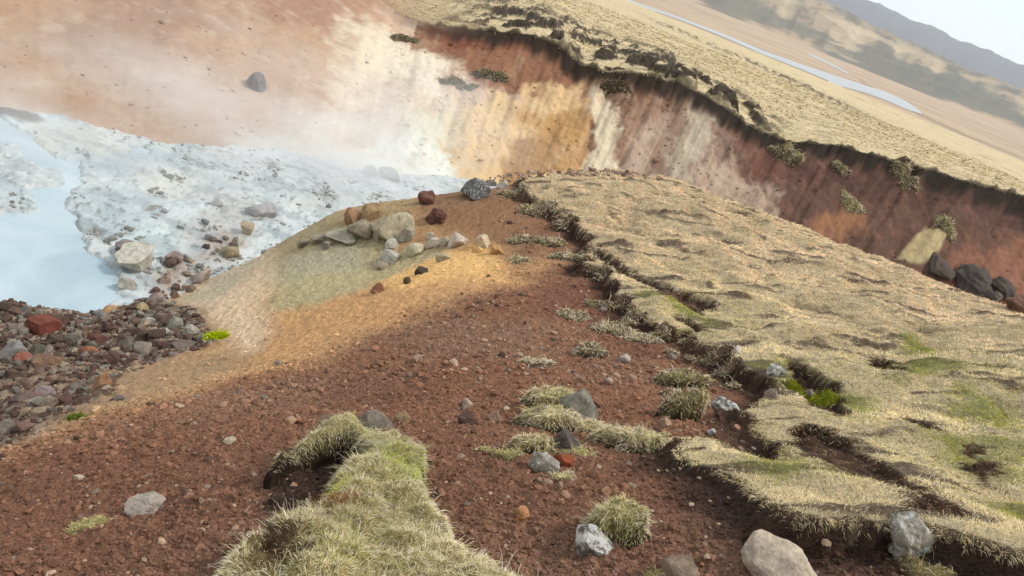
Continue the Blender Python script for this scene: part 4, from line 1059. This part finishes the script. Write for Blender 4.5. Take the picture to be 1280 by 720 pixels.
BIG = pxp([(345,600),(340,572),(366,538),(408,524),(450,522),(490,540),(520,552),(540,590),(554,612),(590,646),(612,668),(655,700),(716,714),(780,738),(700,860),(400,900),(200,840),
           (262,735),(290,690),(330,655),(385,625),(408,606),(380,612)], .16)
NOTCH = pxp([(340,612),(352,583),(372,567),(405,560),(436,560),(446,570),(432,588),(414,602),(398,616),(350,632)], .10)
pt_ = lambda q: pxp(q, .2)
mound('turf_mound', 'big grassy turf mound with dark peat sides in the near foreground', 'turf mound', BIG, .235, 100000, .022, .0012, notch=[NOTCH], green=.22, dark=.14, steep=.06, seed=1, res=300, bare=(.012, .055), lean=(.15, -.15), spiky=.5, rough=.34,
      patches=[(pt_([(330,640),(370,650),(395,690),(340,715),(310,690)]), (88,62,48), .85, .7), (pt_([(400,620),(430,618),(440,640),(405,645)]), (140,84,50), .8, .3), (pt_([(390,590),(440,585),(430,612),(392,615)]), (206,204,96), .8, 0),
               (pt_([(470,560),(535,565),(540,600),(490,590)]), (188,194,104), .6, 0)])
T_ = [ # px, py, w, h, H ratio, n, label, opts
 ('tussock','tussock',785,547,92,50,.55,5000,'spreading straw coloured grass tussock right of the grassy rock heap',dict(green=.1,spiky=.8)),
 ('tussock','tussock',762,646,80,72,.75,5000,'round grey green tussock beside the black and white lichen boulder',dict(green=.35,spiky=.7)),
 ('tussock','tussock',684,498,62,40,.7,3000,'yellowish grass tuft at the back left of the grassy rock heap',dict(green=.25)),
 ('tussock','tussock',684,522,84,36,.75,3600,'grey grass clump over the middle of the rock heap',dict(green=.15)),
 ('tussock','tussock',660,552,58,42,.6,2600,'grass clump at the lower left of the rock heap',dict(green=.2,spiky=.7)),
 ('tussock','tussock',738,532,56,30,.5,1800,'low grass clump between the rock heap and the straw tussock',dict(green=.15)),
 ('tussock','tussock',110,650,58,16,.3,900,'thin pale green grass tuft left of the flat whitish stone',dict(green=.55,spiky=.9)),
 ('tussock','tussock',633,566,36,22,.5,900,'yellow green grass tuft left of the speckled lichen stone',dict(green=.6,spiky=.9)),
 ('tussock','tussock',606,560,26,18,.5,600,'small pale grass tuft left of the yellow green tuft',dict(green=.3,spiky=.9)),
 ('tussock','tussock',702,592,34,20,.35,900,'pale grass tuft hanging below the speckled lichen stone',dict(green=.3)),
 ('tussock','tussock',720,561,60,14,.3,900,'flat pale grass strip under the dark lichen rock',dict(green=.4)),
 ('tussock','tussock',462,535,30,16,.4,600,'olive grass tuft under the grey mossy rock',dict(green=.4)),
 ('shrub','shrub',736,436,42,28,.8,1600,'dry grey heather shrub with twiggy stems on the soil',dict(green=.0,dark=.45,spiky=1.1)),
 ('shrub','shrub',764,408,60,22,.5,1500,'sprawling dry heather right of the twiggy heather shrub',dict(green=.05,dark=.35,spiky=.9)),
 ('shrub','shrub',800,418,54,22,.4,1300,'low straw fringed heather mat below the turf edge',dict(green=.05,dark=.3)),
 ('shrub','shrub',716,392,44,20,.5,1100,'grey heather on the soil above the twiggy shrub',dict(green=.05,dark=.35)),
 ('shrub','shrub',672,450,42,18,.5,1100,'straw and grey heather tuft on the middle of the red slope',dict(green=.0,dark=.3,spiky=.9)),
 ('shrub','shrub',742,379,30,14,.6,700,'dark heather clod between the soil and the turf tongue',dict(dark=.6)),
 ('shrub','shrub',655,297,46,18,.5,1100,'heather strip just right of the ochre stone',dict(dark=.45)),
 ('shrub','shrub',672,262,44,18,.5,1000,'heather clump on the soil below the top turf edge',dict(dark=.35)),
 ('shrub','shrub',690,300,34,16,.5,800,'heather clump in the soil gully, middle one of its line',dict(dark=.45)),
 ('shrub','shrub',706,318,40,20,.5,900,'heather clump in the soil gully, lowest one of its line',dict(dark=.45)),
 ('shrub','shrub',640,240,38,14,.5,800,'straw edged heather bank behind the dark ridge boulder',dict(dark=.3)),
 ('shrub','shrub',648,322,26,16,.4,500,'faint dry grass tuft on the right rim of the orange patch',dict(dark=.3)),
 ('turf_clump','turf clump',848,508,50,48,.9,2600,'leaning straw turf clump with a dark peat face on the soil',dict(dark=.3,lean=(.6,-.4))),
 ('turf_clump','turf clump',850,470,60,30,.6,2000,'dark peaty turf clump above the leaning straw clump',dict(dark=.5)),
 ('turf_clump','turf clump',1150,708,64,30,.7,2200,'dark red heather clump at the bottom edge under the craggy boulder',dict(dark=.8)),
 ('turf_clump','turf clump',975,712,60,34,.6,1800,'brown grass clump in front of the large pale bottom boulder',dict(dark=.35)),
 ('turf_clump','turf clump',820,716,40,16,.5,900,'green grey grass clump at the bottom left of the pinkish boulder',dict(green=.4)),
]
for i, (nm, ct, px, py, w, h, hr, nb_, lb, kw) in enumerate(T_):
    el, dist = ell(px, py, w, h)
    S_ = w * dist / FPX
    kw = dict(kw); kw.setdefault('rough', .25); kw.setdefault('spiky', .5); kw['ragged'] = .12
    if nm == 'shrub': kw['spiky'] *= .6; hr *= .75; kw['side'] = (58, 44, 36); kw['top'] = (120, 100, 82)
    mound(nm, lb, ct, el, max(.02, h * dist / FPX * hr), nb_, max(.02, (.005 if nm == 'shrub' else .006) * dist), max(.0012, .0006 * dist), steep=.30 * S_ / 2, seed=10 + i, res=46, bare=(-.02 * S_, .10 * S_), **kw)
g = np.random.default_rng(77)
for i, (px, py) in enumerate([(704,282),(735,322),(752,346),(768,380),(792,398),(826,416),(858,424),(890,446),(905,462),(872,452),(838,440),(915,480),(868,560),(905,585),(940,612),(1000,640),(1060,662),(1170,668),(838,492),(780,404)]):
    w = float(g.uniform(18, 34)); h = w * float(g.uniform(.45, .65))
    el, dist = ell(px, py, w, h); S_ = w * dist / FPX
    mound('turf_clod', 'fallen clod of peat and dry grass at the foot of the turf edge', 'turf clod', el, h * dist / FPX * .6, 420, .0065 * dist, max(.0012, .0006 * dist), steep=.2 * S_, seed=120 + i, res=28, spiky=.4, ragged=.16, rough=.35,
          bare=(.0 * S_, .14 * S_), dark=.45, green=.05, side=(62, 44, 34), top=(112, 92, 72), group='fallen turf clods along the turf edge')
# moss cushions
for i, (px, py, w, h, lb, cl) in enumerate([(266,418,34,18,'bright yellow green moss cushion at the edge of the rubble',(178,190,20)), (95,518,24,16,'dull green moss tuft among the slabs on the left',(112,122,48)),
                                            (1006,490,70,30,'dark yellow green moss patch beside the white topped lichen stone',(120,124,26))]):
    el, dist = ell(px, py, w, h)
    S_ = w * dist / FPX
    mound('moss_cushion', lb, 'moss', el, h * dist / FPX * .3, 1800, .004 * dist, .0014 * dist, top=cl, side=(60,56,30), steep=.2 * S_, seed=70 + i, res=40, spiky=1.0, patches=[(el, cl, .97, 0)], bare=(-.02 * S_, .05 * S_))
# clumps of turf that hang on the far bank
for i, (px, py, w, h, hr, lb, kw) in enumerate([
    (612,86,48,34,.5,'dark green low shrub patch on the brown bank top, left of the cliff',dict(green=.3,dark=.7)),
    (572,97,52,24,.3,'brown heather patch left of the dark green shrub on the bank',dict(dark=.8)),
    (505,42,36,30,.5,'greenish brown shrub under the left end of the bank turf',dict(green=.2,dark=.6)),
    (1063,252,36,20,.6,'grey green turf clump fallen above the orange streak',dict(green=.3,dark=.2)),
    (1182,276,34,24,.6,'olive turf clump fallen above the yellow streak',dict(green=.35,dark=.3)),
    (1050,206,28,18,.8,'small turf lump hanging below the bank edge',dict(green=.1,dark=.5)),
    (1132,212,46,24,.8,'broad turf lump sagging over the bank edge',dict(green=.15,dark=.4)),
    (985,188,46,26,.8,'grey green turf flap slumped down at the bank corner',dict(green=.3,dark=.45)),
    (768,104,40,20,.7,'dark peat lump jutting below the turf above the white streak',dict(dark=.8))]):
    el, dist = ell(px, py, w, h, flat=.38)
    S_ = w * dist / FPX
    mound('turf_clump', lb, 'turf clump', el, h * dist / FPX * hr * .28, 2600, .09, .014, steep=.3 * S_ / 2, seed=90 + i, res=40, ragged=.14, top=(118,104,76), side=(78,58,46), spiky=.5, bare=(-.02 * S_, .1 * S_), **kw)

# ------------------------------------------------------------------ steam over the hot mud, air
def fog(name, dens, c=(1, 1, 1), noise=None):
    m = bpy.data.materials.new(name); m.use_nodes = True
    t = m.node_tree; n, l = t.nodes, t.links.new; n.clear()
    v = n.new('ShaderNodeVolumePrincipled'); v.inputs['Color'].default_value = (*c, 1); v.inputs['Density'].default_value = dens; v.inputs['Anisotropy'].default_value = .1
    o = n.new('ShaderNodeOutputMaterial'); l(v.outputs[0], o.inputs['Volume'])
    if noise:
        tc = n.new('ShaderNodeTexCoord')
        ln = n.new('ShaderNodeVectorMath'); ln.operation = 'LENGTH'; l(tc.outputs['Object'], ln.inputs[0])
        fo = n.new('ShaderNodeMapRange'); fo.interpolation_type = 'SMOOTHSTEP'; fo.inputs[1].default_value = 1.0; fo.inputs[2].default_value = .15; l(ln.outputs['Value'], fo.inputs[0])
        nz = n.new('ShaderNodeTexNoise'); nz.inputs['Scale'].default_value = noise; nz.inputs['Detail'].default_value = 3; l(tc.outputs['Object'], nz.inputs[0])
        nr = n.new('ShaderNodeMapRange'); nr.inputs[1].default_value = .42; nr.inputs[2].default_value = .64; nr.inputs[4].default_value = dens; l(nz.outputs[0], nr.inputs[0])
        mu = n.new('ShaderNodeMath'); mu.operation = 'MULTIPLY'; l(fo.outputs[0], mu.inputs[0]); l(nr.outputs[0], mu.inputs[1]); l(mu.outputs[0], v.inputs['Density'])
    return m
for (px, py, sx, sy, sz, de) in [(432,226,3.4,2.6,1.4,.75), (80,225,6.5,5.0,2.4,.13), (250,165,8,4.5,2.6,.09), (520,190,4.5,3.2,2.2,.24), (330,215,4,3,1.6,.30)]:
    p = spot(px, py)
    bv, bf = ICO3
    o = mesh_from('steam', bv, bf.reshape(-1), 3, fog('steam', de, (1, 1, 1), 1.9))
    o.location = (p[0], p[1], p[2] + sz * .55); o.scale = (sx, sy, sz); o['kind'] = 'stuff'
hb = np.array([[x, y, z] for z in (-60, 420) for y in (-5400, 5400) for x in (-5400, 5400)], float)
o = mesh_from('haze', hb, np.array([0, 2, 3, 1, 4, 5, 7, 6, 0, 1, 5, 4, 2, 6, 7, 3, 0, 4, 6, 2, 1, 3, 7, 5]), 4, fog('haze', 1.25e-4, (.97, .985, 1)), None, False)
o['kind'] = 'stuff'
